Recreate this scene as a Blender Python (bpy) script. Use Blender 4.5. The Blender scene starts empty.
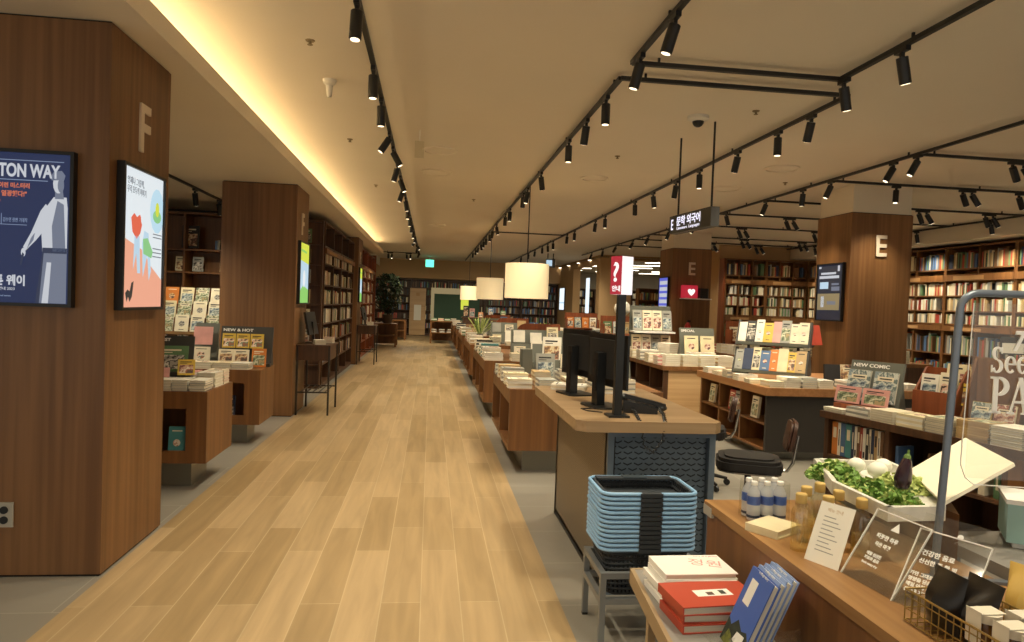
import bpy, math, random, re
from mathutils import Matrix, Vector
R = math.radians
rnd = random.Random(7)
sc = bpy.context.scene
COL = sc.collection

# ---------------------------------------------------------------- camera
cam_d = bpy.data.cameras.new('camera'); cam = bpy.data.objects.new('camera', cam_d); COL.objects.link(cam)
cam_d.sensor_width = 36; cam_d.sensor_fit = 'HORIZONTAL'; cam_d.lens = 692.5 / 1024 * 36
cam_d.clip_start = .05; cam_d.clip_end = 200
cam.matrix_world = (Matrix.Translation((0, 0, 1.6)) @ Matrix.Rotation(R(-6.734), 4, 'Z')
                    @ Matrix.Rotation(R(90 - 1.421), 4, 'X') @ Matrix.Rotation(R(2.119), 4, 'Z'))
sc.camera = cam
# ---------------------------------------------------------------- world, exposure
w = bpy.data.worlds.new('world'); sc.world = w; w.use_nodes = True
w.node_tree.nodes['Background'].inputs[0].default_value = (1, .93, .80, 1)
w.node_tree.nodes['Background'].inputs[1].default_value = .8
sc.view_settings.view_transform = 'Standard'; sc.view_settings.look = 'None'
sc.view_settings.gamma = 1; sc.view_settings.use_curve_mapping = False
sc.view_settings.exposure = -0.08
WARM = (1.0, .88, .65)
SPOT_W = 125

# ---------------------------------------------------------------- materials
def lin(h):
    h = h.lstrip('#'); v = [int(h[i:i+2], 16) / 255 for i in (0, 2, 4)]
    return tuple(c / 12.92 if c <= .04045 else ((c + .055) / 1.055) ** 2.4 for c in v) + (1,)
MATS = {}
def mat(name, col, rough=.6, metal=0, spec=.5, emit=0, noise=0.0, nscale=(8, 8, 8), bump=0.0):
    """plain or softly mottled procedural material"""
    if name in MATS: return MATS[name]
    m = bpy.data.materials.new(name); m.use_nodes = True; MATS[name] = m
    nt = m.node_tree; b = nt.nodes['Principled BSDF']; c = lin(col)
    b.inputs['Base Color'].default_value = c; b.inputs['Roughness'].default_value = rough
    b.inputs['Metallic'].default_value = metal; b.inputs['Specular IOR Level'].default_value = spec
    if emit:
        b.inputs['Emission Color'].default_value = c; b.inputs['Emission Strength'].default_value = emit
        b.inputs['Base Color'].default_value = (.02, .02, .02, 1)
    if noise:
        tc = nt.nodes.new('ShaderNodeTexCoord'); mp = nt.nodes.new('ShaderNodeMapping'); mp.inputs['Scale'].default_value = nscale
        n = nt.nodes.new('ShaderNodeTexNoise'); n.inputs['Scale'].default_value = 1; n.inputs['Detail'].default_value = 5
        cr = nt.nodes.new('ShaderNodeValToRGB')
        e = cr.color_ramp.elements; e[0].position = .3; e[1].position = .7
        e[0].color = tuple(v * (1 - noise) for v in c[:3]) + (1,); e[1].color = tuple(min(1, v * (1 + noise)) for v in c[:3]) + (1,)
        L = nt.links.new
        L(tc.outputs['Object'], mp.inputs[0]); L(mp.outputs[0], n.inputs['Vector']); L(n.outputs[0], cr.inputs[0]); L(cr.outputs[0], b.inputs['Base Color'])
        if bump:
            bp = nt.nodes.new('ShaderNodeBump'); bp.inputs['Strength'].default_value = bump; bp.inputs['Distance'].default_value = .01
            L(n.outputs[0], bp.inputs['Height']); L(bp.outputs[0], b.inputs['Normal'])
    return m
def planks(name, c1, c2, mort, bw, rh, off, rough, rot=True, msize=.003, grain=.26):
    m = bpy.data.materials.new(name); m.use_nodes = True; MATS[name] = m
    nt = m.node_tree; b = nt.nodes['Principled BSDF']; L = nt.links.new
    tc = nt.nodes.new('ShaderNodeTexCoord'); sp = nt.nodes.new('ShaderNodeSeparateXYZ'); cb = nt.nodes.new('ShaderNodeCombineXYZ')
    L(tc.outputs['Object'], sp.inputs[0])
    L(sp.outputs[1 if rot else 0], cb.inputs[0]); L(sp.outputs[0 if rot else 1], cb.inputs[1])
    br = nt.nodes.new('ShaderNodeTexBrick'); L(cb.outputs[0], br.inputs['Vector'])
    br.offset = off; br.offset_frequency = 2; br.squash = 1
    for k, v in (('Scale', 1), ('Mortar Size', msize), ('Mortar Smooth', .1), ('Bias', 0), ('Brick Width', bw), ('Row Height', rh)): br.inputs[k].default_value = v
    br.inputs['Color1'].default_value = lin(c1); br.inputs['Color2'].default_value = lin(c2); br.inputs['Mortar'].default_value = lin(mort)
    mp = nt.nodes.new('ShaderNodeMapping'); mp.inputs['Scale'].default_value = (14, 1.1, 1) if rot else (2.2, 2.2, 1)
    n = nt.nodes.new('ShaderNodeTexNoise'); n.inputs['Scale'].default_value = 1; n.inputs['Detail'].default_value = 6; n.inputs['Distortion'].default_value = .6
    L(tc.outputs['Object'], mp.inputs[0]); L(mp.outputs[0], n.inputs['Vector'])
    cr = nt.nodes.new('ShaderNodeValToRGB'); e = cr.color_ramp.elements
    e[0].position = .3; e[1].position = .72; e[0].color = (1 - grain,) * 3 + (1,); e[1].color = (1, 1, 1, 1)
    mx = nt.nodes.new('ShaderNodeMix'); mx.data_type = 'RGBA'; mx.blend_type = 'MULTIPLY'; mx.inputs['Factor'].default_value = 1
    L(n.outputs[0], cr.inputs[0]); L(br.outputs['Color'], mx.inputs['A']); L(cr.outputs[0], mx.inputs['B']); L(mx.outputs['Result'], b.inputs['Base Color'])
    b.inputs['Roughness'].default_value = rough
    return m
def wood(name, c, dark, rough=.45, axis='Z', sc_=(26, 26, .7)):
    """veneer with grain running along one axis"""
    m = bpy.data.materials.new(name); m.use_nodes = True; MATS[name] = m
    nt = m.node_tree; b = nt.nodes['Principled BSDF']; L = nt.links.new
    s = {'Z': sc_, 'Y': (sc_[0], sc_[2], sc_[1]), 'X': (sc_[2], sc_[0], sc_[1])}[axis]
    tc = nt.nodes.new('ShaderNodeTexCoord')
    outs = []
    for f in (1, .22):
        mp = nt.nodes.new('ShaderNodeMapping'); mp.inputs['Scale'].default_value = tuple(v * f for v in s)
        n = nt.nodes.new('ShaderNodeTexNoise'); n.inputs['Scale'].default_value = 1; n.inputs['Detail'].default_value = 5
        L(tc.outputs['Object'], mp.inputs[0]); L(mp.outputs[0], n.inputs['Vector']); outs.append(n.outputs[0])
    ad = nt.nodes.new('ShaderNodeMath'); ad.operation = 'ADD'; L(outs[0], ad.inputs[0]); L(outs[1], ad.inputs[1])
    cr = nt.nodes.new('ShaderNodeValToRGB'); e = cr.color_ramp.elements
    e[0].position = .38; e[1].position = .62; e[0].color = lin(dark); e[1].color = lin(c)
    ml = nt.nodes.new('ShaderNodeMath'); ml.operation = 'MULTIPLY'; ml.inputs[1].default_value = .5
    L(ad.outputs[0], ml.inputs[0]); L(ml.outputs[0], cr.inputs[0]); L(cr.outputs[0], b.inputs['Base Color'])
    b.inputs['Roughness'].default_value = rough
    return m
def clear(name, tint, gloss=.12, milk=0):
    m = bpy.data.materials.new(name); m.use_nodes = True; MATS[name] = m
    nt = m.node_tree; nt.nodes.clear(); L = nt.links.new
    o = nt.nodes.new('ShaderNodeOutputMaterial'); t = nt.nodes.new('ShaderNodeBsdfTransparent'); g = nt.nodes.new('ShaderNodeBsdfGlossy'); mx = nt.nodes.new('ShaderNodeMixShader')
    t.inputs[0].default_value = lin(tint); g.inputs['Roughness'].default_value = .05; mx.inputs[0].default_value = gloss
    a = t
    if milk:
        d = nt.nodes.new('ShaderNodeBsdfDiffuse'); d.inputs[0].default_value = lin(tint); a = nt.nodes.new('ShaderNodeMixShader'); a.inputs[0].default_value = milk
        L(t.outputs[0], a.inputs[1]); L(d.outputs[0], a.inputs[2])
    L(a.outputs[0], mx.inputs[1]); L(g.outputs[0], mx.inputs[2]); L(mx.outputs[0], o.inputs[0]); return m
def holes(name, base, hole, sx, sz, rad, rough=.45, metal=.3, axes=(0, 2), arc=False):
    """perforated sheet: staggered round (or scale shaped) punched holes"""
    m = bpy.data.materials.new(name); m.use_nodes = True; MATS[name] = m
    nt = m.node_tree; b = nt.nodes['Principled BSDF']; L = nt.links.new
    tc = nt.nodes.new('ShaderNodeTexCoord'); sp = nt.nodes.new('ShaderNodeSeparateXYZ'); L(tc.outputs['Object'], sp.inputs[0])
    def mth(op, a, bb=None, **k):
        n = nt.nodes.new('ShaderNodeMath'); n.operation = op
        for i, v in enumerate((a, bb)):
            if v is None: continue
            if isinstance(v, (int, float)): n.inputs[i].default_value = v
            else: L(v, n.inputs[i])
        return n.outputs[0]
    v = mth('DIVIDE', sp.outputs[axes[1]], sz); row = mth('FLOOR', v)
    par = mth('MULTIPLY', mth('FLOORED_MODULO', row, 2.0), .5)
    u = mth('ADD', mth('DIVIDE', sp.outputs[axes[0]], sx), par)
    fu = mth('SUBTRACT', mth('FRACT', u), .5); fv = mth('SUBTRACT', mth('FRACT', v), .5)
    if arc:
        au = mth('MULTIPLY', mth('ABSOLUTE', fu), .9)
        d = mth('ABSOLUTE', mth('SUBTRACT', mth('ADD', fv, .22), au)); inside = mth('LESS_THAN', d, .13)
        inside = mth('MULTIPLY', inside, mth('LESS_THAN', mth('ABSOLUTE', fu), .4))
    else:
        du = mth('MULTIPLY', fu, sx); dv = mth('MULTIPLY', fv, sz)
        inside = mth('LESS_THAN', mth('SQRT', mth('ADD', mth('MULTIPLY', du, du), mth('MULTIPLY', dv, dv))), rad)
    mx = nt.nodes.new('ShaderNodeMix'); mx.data_type = 'RGBA'; L(inside, mx.inputs['Factor'])
    mx.inputs['A'].default_value = lin(base); mx.inputs['B'].default_value = lin(hole); L(mx.outputs['Result'], b.inputs['Base Color'])
    b.inputs['Roughness'].default_value = rough; b.inputs['Metallic'].default_value = metal; return m

planks('floor_wood', '#BDA27A', '#A1875F', '#C4AE88', 1.22, .2083, .37, .38)
planks('floor_tile', '#918B80', '#888276', '#A29C8E', 1.2, .6, .5, .4, rot=False, msize=.004, grain=.12)
mat('ceiling', '#DED3BE', .9, noise=.02, nscale=(1, 1, 1)); mat('plaster', '#CFC4B0', .9); mat('bulkhead', '#C2A074', .8)
wood('wood_column', '#865E38', '#694625'); wood('wood_brown', '#85592F', '#694423'); wood('wood_brown_x', '#85592F', '#694423', axis='X')
wood('wood_light', '#C9A679', '#B48F62', axis='X'); wood('wood_mid', '#A9784A', '#8E6036', axis='Y'); wood('wood_top', '#A58A68', '#8C704E', axis='X', rough=.35)
wood('wood_counter', '#A9804F', '#8C6438', axis='Y'); wood('wood_dark', '#5C3C24', '#422A18'); wood('wood_red', '#93502C', '#74391C')
mat('dark_panel', '#2E2924', .6); mat('dark_metal', '#2A2725', .45, .4); mat('desk_metal', '#3A342F', .5, .3); mat('black', '#141414', .4); mat('black_matte', '#1B1B1B', .8)
mat('rail_black', '#151412', .5); mat('plinth', '#8A8678', .35, .4); mat('gap', '#0E0C0A', .9)
mat('blue_metal', '#66727E', .45, .3); holes('blue_scales', '#616D78', '#20262C', .062, .031, 0, arc=True); holes('brown_mesh', '#7E705C', '#3B3228', .014, .012, .0035, axes=(1, 2))
holes('grey_mesh', '#9A917E', '#6A614F', .02, .02, .005)
mat('stand_grey', '#86898A', .4, .5); mat('rim_blue', '#88B0D4', .35); mat('basket_dark', '#2E3338', .55); mat('rim_line', '#29343C', .5)
mat('paper', '#E9E4D6', .8); mat('pages', '#DDD5C0', .85, noise=.08, nscale=(3, 3, 260)); mat('white', '#ECEAE4', .5)
mat('text_white', '#F4F3EE', .5); mat('grey_top', '#8A8680', .5); mat('tan_edge', '#9C8463', .5)
mat('frame_blue', '#77808C', .35, .5); clear('acrylic', '#FCFCFA', .05, .015); clear('bottle_clear', '#FCF8E4', .14, .03); clear('bottle_water', '#F4F7FC', .08, .5); clear('glass', '#F6F6F2', .05)
mat('cork_gold', '#CDAE66', .6); clear('oil', '#FBF4D6', .03, .08); mat('brass', '#A98F52', .35, .7); mat('bag_black', '#1C1713', .3); mat('gold_pack', '#D9B45E', .45)
mat('jar_brown', '#6B4416', .25); mat('label_cream', '#EEE6D2', .8); mat('tray_white', '#DAD8CC', .6, noise=.12, nscale=(20, 20, 20)); mat('tray_lid', '#EFE6CF', .7)
mat('leaf', '#6F9440', .6, noise=.3, nscale=(30, 30, 30)); mat('leaf_pale', '#BFCB7A', .6); mat('eggplant', '#2B1620', .25); mat('onion', '#EDEBDD', .5); mat('stem_green', '#5E7A35', .6)
mat('shade', '#F6E3BC', .9); mat('chrome', '#B8B6B2', .2, .9); mat('seat_black', '#1B1715', .6); mat('leather_brown', '#4A2C1C', .5)
mat('lens', '#FFE9C4', emit=3); mat('cove_strip', '#FFE6B8', emit=24); mat('exit_green', '#5FE0B8', emit=2.2); mat('room_panel', '#FFF3D8', emit=7)
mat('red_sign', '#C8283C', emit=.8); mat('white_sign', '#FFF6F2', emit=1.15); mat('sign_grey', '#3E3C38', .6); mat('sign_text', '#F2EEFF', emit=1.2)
mat('letter', '#DCCDB8', .5); mat('steel', '#B9B4A8', .4, .6); mat('socket', '#1A1A1A', .6); mat('outlet_plate', '#AEA99C', .4)
mat('camera_white', '#D8D2C4', .5); mat('grille', '#8C7B5C', .8); mat('teal_book', '#9CC0BC', .6); mat('trunk', '#4A3522', .8); mat('dark_leaf', '#2B3A22', .7); mat('board_green', '#34503C', .7); mat('pot', '#5A4A3A', .7)
mat('phone_black', '#121314', .35); mat('grey_board', '#6A6C62', .6); mat('label_strip', '#B48A5A', .7); mat('extinguisher', '#B3201E', .4)
SWAT = dict(white='#E6E1D3', cream='#DCCFA9', grey='#9A9990', blue='#4F6C94', red='#A9402F', orange='#CC7A34', yellow='#D2B044', green='#5E7F58', pink='#D49A92',
            black='#2C2A2A', brown='#77563A', teal='#4C8C8E', navy='#2C3854', tan='#B99B6C', ivory='#E3D8BD')
for k, v in SWAT.items(): mat('cover_' + k, v, .5, noise=.1, nscale=(9, 9, 9))
def picture(name, cols, sc_=13):
    m = mat(name, cols[0], .5, noise=.1, nscale=(sc_, sc_, sc_)); r_ = [n for n in m.node_tree.nodes if n.type == 'VALTORGB'][0].color_ramp
    r_.interpolation = 'CONSTANT'
    while len(r_.elements) < len(cols): r_.elements.new(.5)
    for i, c in enumerate(cols): r_.elements[i].position = .34 + .32*i/len(cols); r_.elements[i].color = lin(c)
PICS = {'picture_warm': ['#7A5E4A', '#BC9468', '#DCCCA8', '#A0705A', '#5C4C40'], 'picture_cool': ['#4C5864', '#8A9AA0', '#C9CCC2', '#6C7C7A', '#A4A8A2'], 'picture_green': ['#56604A', '#8E9878', '#CFCBB0', '#727A5C', '#A8946C'],
        'picture_grey': ['#3A3836', '#8C8880', '#CFC8BA', '#5C5650', '#A49C90'], 'picture_red': ['#84524A', '#C49A84', '#E0D2C0', '#A4685A', '#5C4C46'], 'picture_face': ['#4A3A34', '#D8B49A', '#E6D8CA', '#7A8A6E', '#9A6A54']}
for k, v in PICS.items(): picture(k, v)
PK = list(PICS)

# ---------------------------------------------------------------- mesh builder
I4 = Matrix.Identity(4)
class MB:
    def __init__(s, base=None): s.v = []; s.f = []; s.m = []; s.ms = []; s.base = base or I4
    def mi(s, m):
        if m not in s.ms: s.ms.append(m)
        return s.ms.index(m)
    def add(s, vs, fs, m, M=None):
        M = s.base @ (M or I4); n = len(s.v); k = s.mi(m)
        s.v += [tuple(M @ Vector(p)) for p in vs]; s.f += [tuple(n + i for i in f) for f in fs]; s.m += [k] * len(fs); return s
    def box(s, x0, x1, y0, y1, z0, z1, m, M=None, bev=0):
        if bev:
            b = min(bev, (x1-x0)/3, (y1-y0)/3)
            p = [(x0+b, y0), (x1-b, y0), (x1, y0+b), (x1, y1-b), (x1-b, y1), (x0+b, y1), (x0, y1-b), (x0, y0+b)]
            return s.prism(p, z0, z1, m, M)
        vs = [(x, y, z) for z in (z0, z1) for y in (y0, y1) for x in (x0, x1)]
        return s.add(vs, [(0, 2, 3, 1), (4, 5, 7, 6), (0, 1, 5, 4), (2, 6, 7, 3), (0, 4, 6, 2), (1, 3, 7, 5)], m, M)
    def prism(s, p, z0, z1, m, M=None, top=1.0):
        n = len(p); vs = [(a, b, z0) for a, b in p] + [(a*top, b*top, z1) for a, b in p]
        return s.add(vs, [tuple(range(n))[::-1], tuple(range(n, 2*n))] + [(i, (i+1) % n, n+(i+1) % n, n+i) for i in range(n)], m, M)
    def lathe(s, prof, m, M=None, n=20, cap=True):
        vs = []; fs = []
        for r, z in prof: vs += [(r*math.cos(2*math.pi*i/n), r*math.sin(2*math.pi*i/n), z) for i in range(n)]
        for j in range(len(prof)-1):
            for i in range(n): a = j*n+i; b = j*n+(i+1) % n; fs.append((a, b, b+n, a+n))
        if cap: fs.append(tuple(range(n))[::-1]); fs.append(tuple(range((len(prof)-1)*n, len(prof)*n)))
        return s.add(vs, fs, m, M)
    def tube(s, pts, r, m, M=None, n=8, closed=False):
        pts = [Vector(p) for p in pts]; N = len(pts); vs = []; fs = []; up = None
        rs = r if isinstance(r, (list, tuple)) else [r]*N
        for i, p in enumerate(pts):
            a = pts[(i-1) % N] if (closed or i > 0) else p; b = pts[(i+1) % N] if (closed or i < N-1) else p
            t = (b-a).normalized()
            if up is None: up = t.orthogonal().normalized()
            up = (up - t*up.dot(t)).normalized(); q = t.cross(up)
            vs += [tuple(p + (up*math.cos(2*math.pi*k/n) + q*math.sin(2*math.pi*k/n))*rs[i]) for k in range(n)]
        for i in range(N if closed else N-1):
            for k in range(n):
                a = i*n+k; b = i*n+(k+1) % n; c = ((i+1) % N)*n+(k+1) % n; d = ((i+1) % N)*n+k; fs.append((a, b, c, d))
        if not closed: fs.append(tuple(range(n))[::-1]); fs.append(tuple(range((N-1)*n, N*n)))
        return s.add(vs, fs, m, M)
    def sphere(s, c, r, m, M=None, n=12, sq=(1, 1, 1)):
        prof = [(max(1e-4, math.sin(math.pi*j/8))*r, -math.cos(math.pi*j/8)*r) for j in range(9)]
        return s.lathe(prof, m, (M or I4) @ Matrix.Translation(c) @ Matrix.Diagonal((*sq, 1)), n)
    def build(s, name, parent=None, smooth=None):
        me = bpy.data.meshes.new(name); me.from_pydata(s.v, [], s.f)
        for m in s.ms: me.materials.append(MATS[m])
        for p, k in zip(me.polygons, s.m): p.material_index = k
        if smooth:
            me.polygons.foreach_set('use_smooth', [True]*len(me.polygons)); me.set_sharp_from_angle(angle=R(35))
        me.update()
        o = bpy.data.objects.new(name, me); COL.objects.link(o)
        if parent: o.parent = parent
        return o
def T(x, y, z): return Matrix.Translation((x, y, z))
def RZ(a): return Matrix.Rotation(R(a), 4, 'Z')
def RX(a): return Matrix.Rotation(R(a), 4, 'X')
def RY(a): return Matrix.Rotation(R(a), 4, 'Y')
NTH = ['', 'first', 'second', 'third', 'fourth', 'fifth', 'sixth', 'seventh', 'eighth', 'ninth', 'tenth', 'eleventh', 'twelfth', 'thirteenth', 'fourteenth', 'fifteenth']
def worded(s_):
    s_ = re.sub(r', (\d+) (along|from)', lambda m: ', ' + NTH[int(m[1])] + ' ' + m[2], s_)
    return re.sub(r'(pile|row|bookcase) (\d+)', lambda m: NTH[int(m[2])] + ' ' + m[1], s_)
def tag(o, label, cat, group=None, kind=None):
    label = worded(label); group = worded(group) if group else None
    o['label'] = label; o['category'] = cat
    if group: o['group'] = group
    if kind: o['kind'] = kind
    return o
def thing(name, label, cat, loc, rz=0, group=None):
    o = bpy.data.objects.new(name, None); COL.objects.link(o); o.empty_display_size = .1
    o.location = loc; o.rotation_euler = (0, 0, R(rz)); return tag(o, label, cat, group)
def copy_tree(o, parent=None):
    c = o.copy(); COL.objects.link(c)
    if parent: c.parent = parent
    for ch in list(o.children): copy_tree(ch, c)
    return c
def struct(name, mb):
    o = mb.build(name); o['kind'] = 'structure'; return o
def text(s, size, m, M, depth=.004, align='LEFT', name='lettering', parent=None, sx=1.0, bold=0.0, shear=0.0):
    """writing turned into a mesh; local x runs along the line, y up, z out of the surface"""
    c = bpy.data.curves.new(name, 'FONT'); c.body = s; c.size = size; c.extrude = depth; c.align_x = align; c.offset = bold; c.shear = shear
    tmp = bpy.data.objects.new('t', c); COL.objects.link(tmp)
    me = bpy.data.meshes.new_from_object(tmp.evaluated_get(bpy.context.evaluated_depsgraph_get()))
    bpy.data.objects.remove(tmp); me.name = name; me.materials.clear(); me.materials.append(MATS[m])
    me.transform(M @ Matrix.Diagonal((sx, 1, 1, 1)))
    o = bpy.data.objects.new(name, me); COL.objects.link(o); o.parent = parent; return o

# ---------------------------------------------------------------- books
BOOKS = []; BM = {}
def book_mesh(w_, h_, t_, cover, art):
    key = (round(w_, 2), round(h_, 2), round(t_, 3), cover, art)
    if key in BM: return BM[key]
    b = MB(); build_book(b, I4, *key); o = b.build('book'); me = o.data; bpy.data.objects.remove(o); BM[key] = me; return me
def build_book(b, M, w_, h_, t_, cover, art):
    c = 'cover_' + cover; e = min(.0025, t_*.2)
    b.box(-w_/2+.002, w_/2-.004, -h_/2+.004, h_/2-.004, e, t_-e, 'pages', M)
    b.box(-w_/2, w_/2, -h_/2, h_/2, 0, e, c, M); b.box(-w_/2, w_/2, -h_/2, h_/2, t_-e, t_, c, M); b.box(-w_/2, -w_/2+.003, -h_/2, h_/2, e, t_-e, c, M)
    z0, z1 = t_, t_+.0008
    ink = 'cover_black' if cover in ('white', 'cream', 'ivory', 'yellow', 'pink', 'tan', 'grey') else 'cover_ivory'
    pk = PK[(len(cover)*3 + int(w_*100) + int(h_*100)*2 + art) % 6]
    if art == 1:   # title block and picture
        b.box(-w_*.36, w_*.30, h_*.30, h_*.36, z0, z1, ink, M); b.box(-w_*.36, w_*.05, h_*.22, h_*.25, z0, z1, ink, M)
        b.box(-w_*.40, w_*.40, -h_*.40, h_*.14, z0, z1, pk, M)
    elif art == 2:  # picture all over, title strip
        b.box(-w_*.49, w_*.49, -h_*.49, h_*.49, z0, z1, pk, M); b.box(-w_*.34, w_*.34, h_*.2, h_*.34, z1, z1+.0005, 'cover_ivory', M); b.box(-w_*.26, w_*.26, h_*.25, h_*.29, z1+.0005, z1+.001, 'cover_black', M)
    elif art == 3:
        b.lathe([(w_*.22, 0), (w_*.22, .0008)], pk, M @ T(0, -.04*h_, z0), 14); b.box(-w_*.3, w_*.3, h_*.34, h_*.38, z0, z1, ink, M); b.box(-w_*.18, w_*.18, -h_*.4, -h_*.37, z0, z1, ink, M)
    elif art in (4, 5, 6):  # spine lettering
        a, c_, q = ((.02, .34, .28), (-.2, .3, .16), (-.38, -.2, .3))[art-4]; tm = (t_)/2
        b.box(-w_/2-.0008, -w_/2, h_*a, h_*c_, tm-t_*q, tm+t_*q, ink, M)
def book(M, w_, h_, t_, cover, art, label, group=None, boost=1, cat='book', lay=True):
    p = M.translation; d = max(.5, (p - Vector((0, 0, 1.6))).length)
    BOOKS.append((boost * (w_*h_*.35 + h_*t_ if lay else h_*t_*1.4) / d**2, M, w_, h_, t_, cover, art, label, group, cat))
STD = Matrix(((0, 0, 1, 0), (1, 0, 0, 0), (0, 1, 0, 0), (0, 0, 0, 1)))      # spine out, standing
def stack(x, y, z, n, w_, h_, t_, covers, rz, label, M=None, art=1, jit=2.0):
    zz = z; art = rnd.choice((0, 3, 0, 3, 1))
    for k in range(n):
        c = covers[k % len(covers)]
        book((M or I4) @ T(x + rnd.uniform(-.003, .003), y + rnd.uniform(-.003, .003), zz) @ RZ(rz + rnd.uniform(-jit, jit)), w_, h_, t_, c, art if k == n-1 else 0, label, ('pile: ' + label) if n > 1 else None)
        zz += t_ + .0005
def face_out(M, x, y, z, w_, h_, t_, cover, art, tilt, label, group=None, boost=1, rz=0):
    book(M @ T(x, y, z) @ RZ(rz) @ RX(90 - tilt) @ T(0, h_/2, 0), w_, h_, t_, cover, art, label, group, boost)
SPINES = ['white', 'ivory', 'cream', 'grey', 'blue', 'red', 'orange', 'yellow', 'green', 'black', 'brown', 'tan', 'navy', 'pink']
PALE = ['white', 'ivory', 'cream', 'white', 'grey', 'tan', 'ivory', 'green', 'red', 'black']
def fill_row(M, x0, x1, y, z, hmax, pal, label, fill=.9, dep=.16, tmin=.018, tmax=.042):
    x = x0 + .01
    while x < x1 - tmax:
        if rnd.random() > fill: x += rnd.uniform(.03, .12); continue
        t_ = round(rnd.uniform(tmin, tmax) / .004) * .004; h_ = round(hmax * rnd.uniform(.78, 1) / .01) * .01
        book(M @ T(x, y + dep/2 + .01, z + h_/2) @ STD, dep, h_, t_, rnd.choice(pal), rnd.choice((0, 4, 5, 6)), label, label.replace('book', 'books', 1), lay=False)
        x += t_ + .001

# ---------------------------------------------------------------- room shell
H = 3.45; SH = 3.06
struct('floor', MB().box(-1.76, .745, -3, 32.3, -.05, 0, 'floor_wood'))
struct('floor_tiles', MB().box(-7, -1.76, -3, 32.3, -.05, 0, 'floor_tile').box(.745, 16, -3, 36, -.05, 0, 'floor_tile'))
struct('ceiling', MB().box(-2.35, 9.95, -3, 32.3, H, H+.05, 'ceiling'))
struct('ceiling_soffit', MB().box(-7, -1.60, -3, 22.9, SH, SH+.04, 'ceiling').box(-1.60, -1.585, -3, 22.9, SH, SH+.13, 'ceiling').box(-2.35, -2.33, -3, 32.3, SH+.04, H, 'ceiling')
       .box(-7, -2.35, 22.9, 32.3, H, H+.05, 'ceiling').box(9.95, 16, -3, 24, 3.12, 3.16, 'ceiling').box(9.95, 9.97, -3, 24, 3.16, H, 'ceiling').box(-2.35, -1.585, 22.9, 22.92, SH, SH+.13, 'ceiling'))
cv = MB().box(-2.2, -2.1, -2.8, 22.7, SH+.05, SH+.07, 'cove_strip').build('cove_light_strip'); tag(cv, 'warm light strip hidden in the long ceiling cove above the wooden aisle', 'light strip')
struct('wall_left', MB().box(-7.1, -7, 3, 32.3, 0, H, 'plaster'))
struct('wall_far', MB().box(-7, 5.9, 32.3, 32.4, 0, H, 'plaster').box(-7, 5.9, 31.6, 32.3, 2.6, H, 'bulkhead'))
struct('wall_right', MB().box(10.72, 10.8, -3, 20.5, 0, H, 'plaster'))
struct('wall_back_right', MB().box(8.45, 10.8, 20.4, 20.5, 0, H, 'bulkhead').box(8.45, 8.55, 20.5, 24, 0, H, 'bulkhead'))
struct('wall_pier', MB().box(5.9, 7.05, 24, 24.5, 0, H, 'bulkhead').box(5.9, 6.2, 28.6, 32.3, 0, H, 'bulkhead'))
struct('wall_header', MB().box(7.05, 16, 24, 24.2, 3.28, H, 'bulkhead').box(5.9, 6.1, 24.5, 28.6, 3.15, H, 'bulkhead'))
struct('ceiling_side_room', MB().box(5.9, 16, 24, 36, 3.36, 3.4, 'ceiling')); struct('wall_side_room', MB().box(5.9, 16, 36, 36.1, 0, 3.4, 'plaster').box(16, 16.1, -3, 36, 0, 3.4, 'plaster').box(5.8, 5.9, 32.4, 36, 0, 3.4, 'plaster'))

# ---------------------------------------------------------------- wood clad columns
def column(x0, x1, y0, y1, label, top=SH, white=True, letter=None, front=True):
    t = thing('column', label, 'column', ((x0+x1)/2, (y0+y1)/2, 0)); B = T(-(x0+x1)/2, -(y0+y1)/2, 0)
    MB(B).box(x0, x1, y0, y1, .012, top-.010, 'wood_column').build('cladding', t)
    MB(B).box(x0+.01, x1-.01, y0+.01, y1-.01, 0, .012, 'gap').box(x0+.01, x1-.01, y0+.01, y1-.01, top-.010, top, 'gap').build('shadow_gap', t)
    if white: MB(B).box(x0+.02, x1-.02, y0+.02, y1-.02, top, H, 'ceiling').build('plaster_head', t)
    return t
f1 = column(-3.3, -1.775, 4.05, 4.91, 'nearest wood clad column at the left edge, carrying two poster screens', white=False)
f2 = column(-2.73, -1.78, 9.39, 10.25, 'second wood clad column on the left with a narrow yellow and blue screen', white=False)
f3 = column(-2.7, -1.76, 16.98, 17.9, 'third and smallest wood clad column left of the aisle between wall bookcases', white=False)
e1 = column(5.8, 6.72, 9.09, 9.95, 'wood clad column on the right with a dark blue screen and letter E')
e2 = column(5.62, 6.58, 15.8, 16.7, 'far wood clad column with letter E behind the hanging sign')
FX = RZ(90) @ RX(90)      # text plane facing +x
def letter_sign(s, size, M, label, sx=.9):
    o = text(s, size, 'letter', Matrix.Rotation(0, 4, 'X'), .008, sx=sx, bold=.006, name='column_letter'); o.matrix_world = M; o.rotation_euler = M.to_euler(); return tag(o, label, 'letter')
def rot_of(face):  # face '-y' or '+x' or '-x'
    return {'-y': RX(90), '+x': RZ(90) @ RX(90), '-x': RZ(-90) @ RX(90)}[face]
letter_sign('F', .41, T(-1.77, 4.40, 2.44) @ rot_of('+x'), 'beige letter F high on the nearest left column')
letter_sign('F', .41, T(-1.77, 9.68, 2.44) @ rot_of('+x'), 'beige letter F on the second left column')
letter_sign('F', .41, T(-1.75, 17.25, 2.44) @ rot_of('+x'), 'small distant letter F on the third left column')
letter_sign('E', .42, T(6.15, 9.08, 2.46) @ rot_of('-y'), 'beige letter E on the right column with the dark screen')
letter_sign('E', .42, T(6.0, 15.79, 2.44) @ rot_of('-y'), 'beige letter E on the far column beside the red box')

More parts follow.
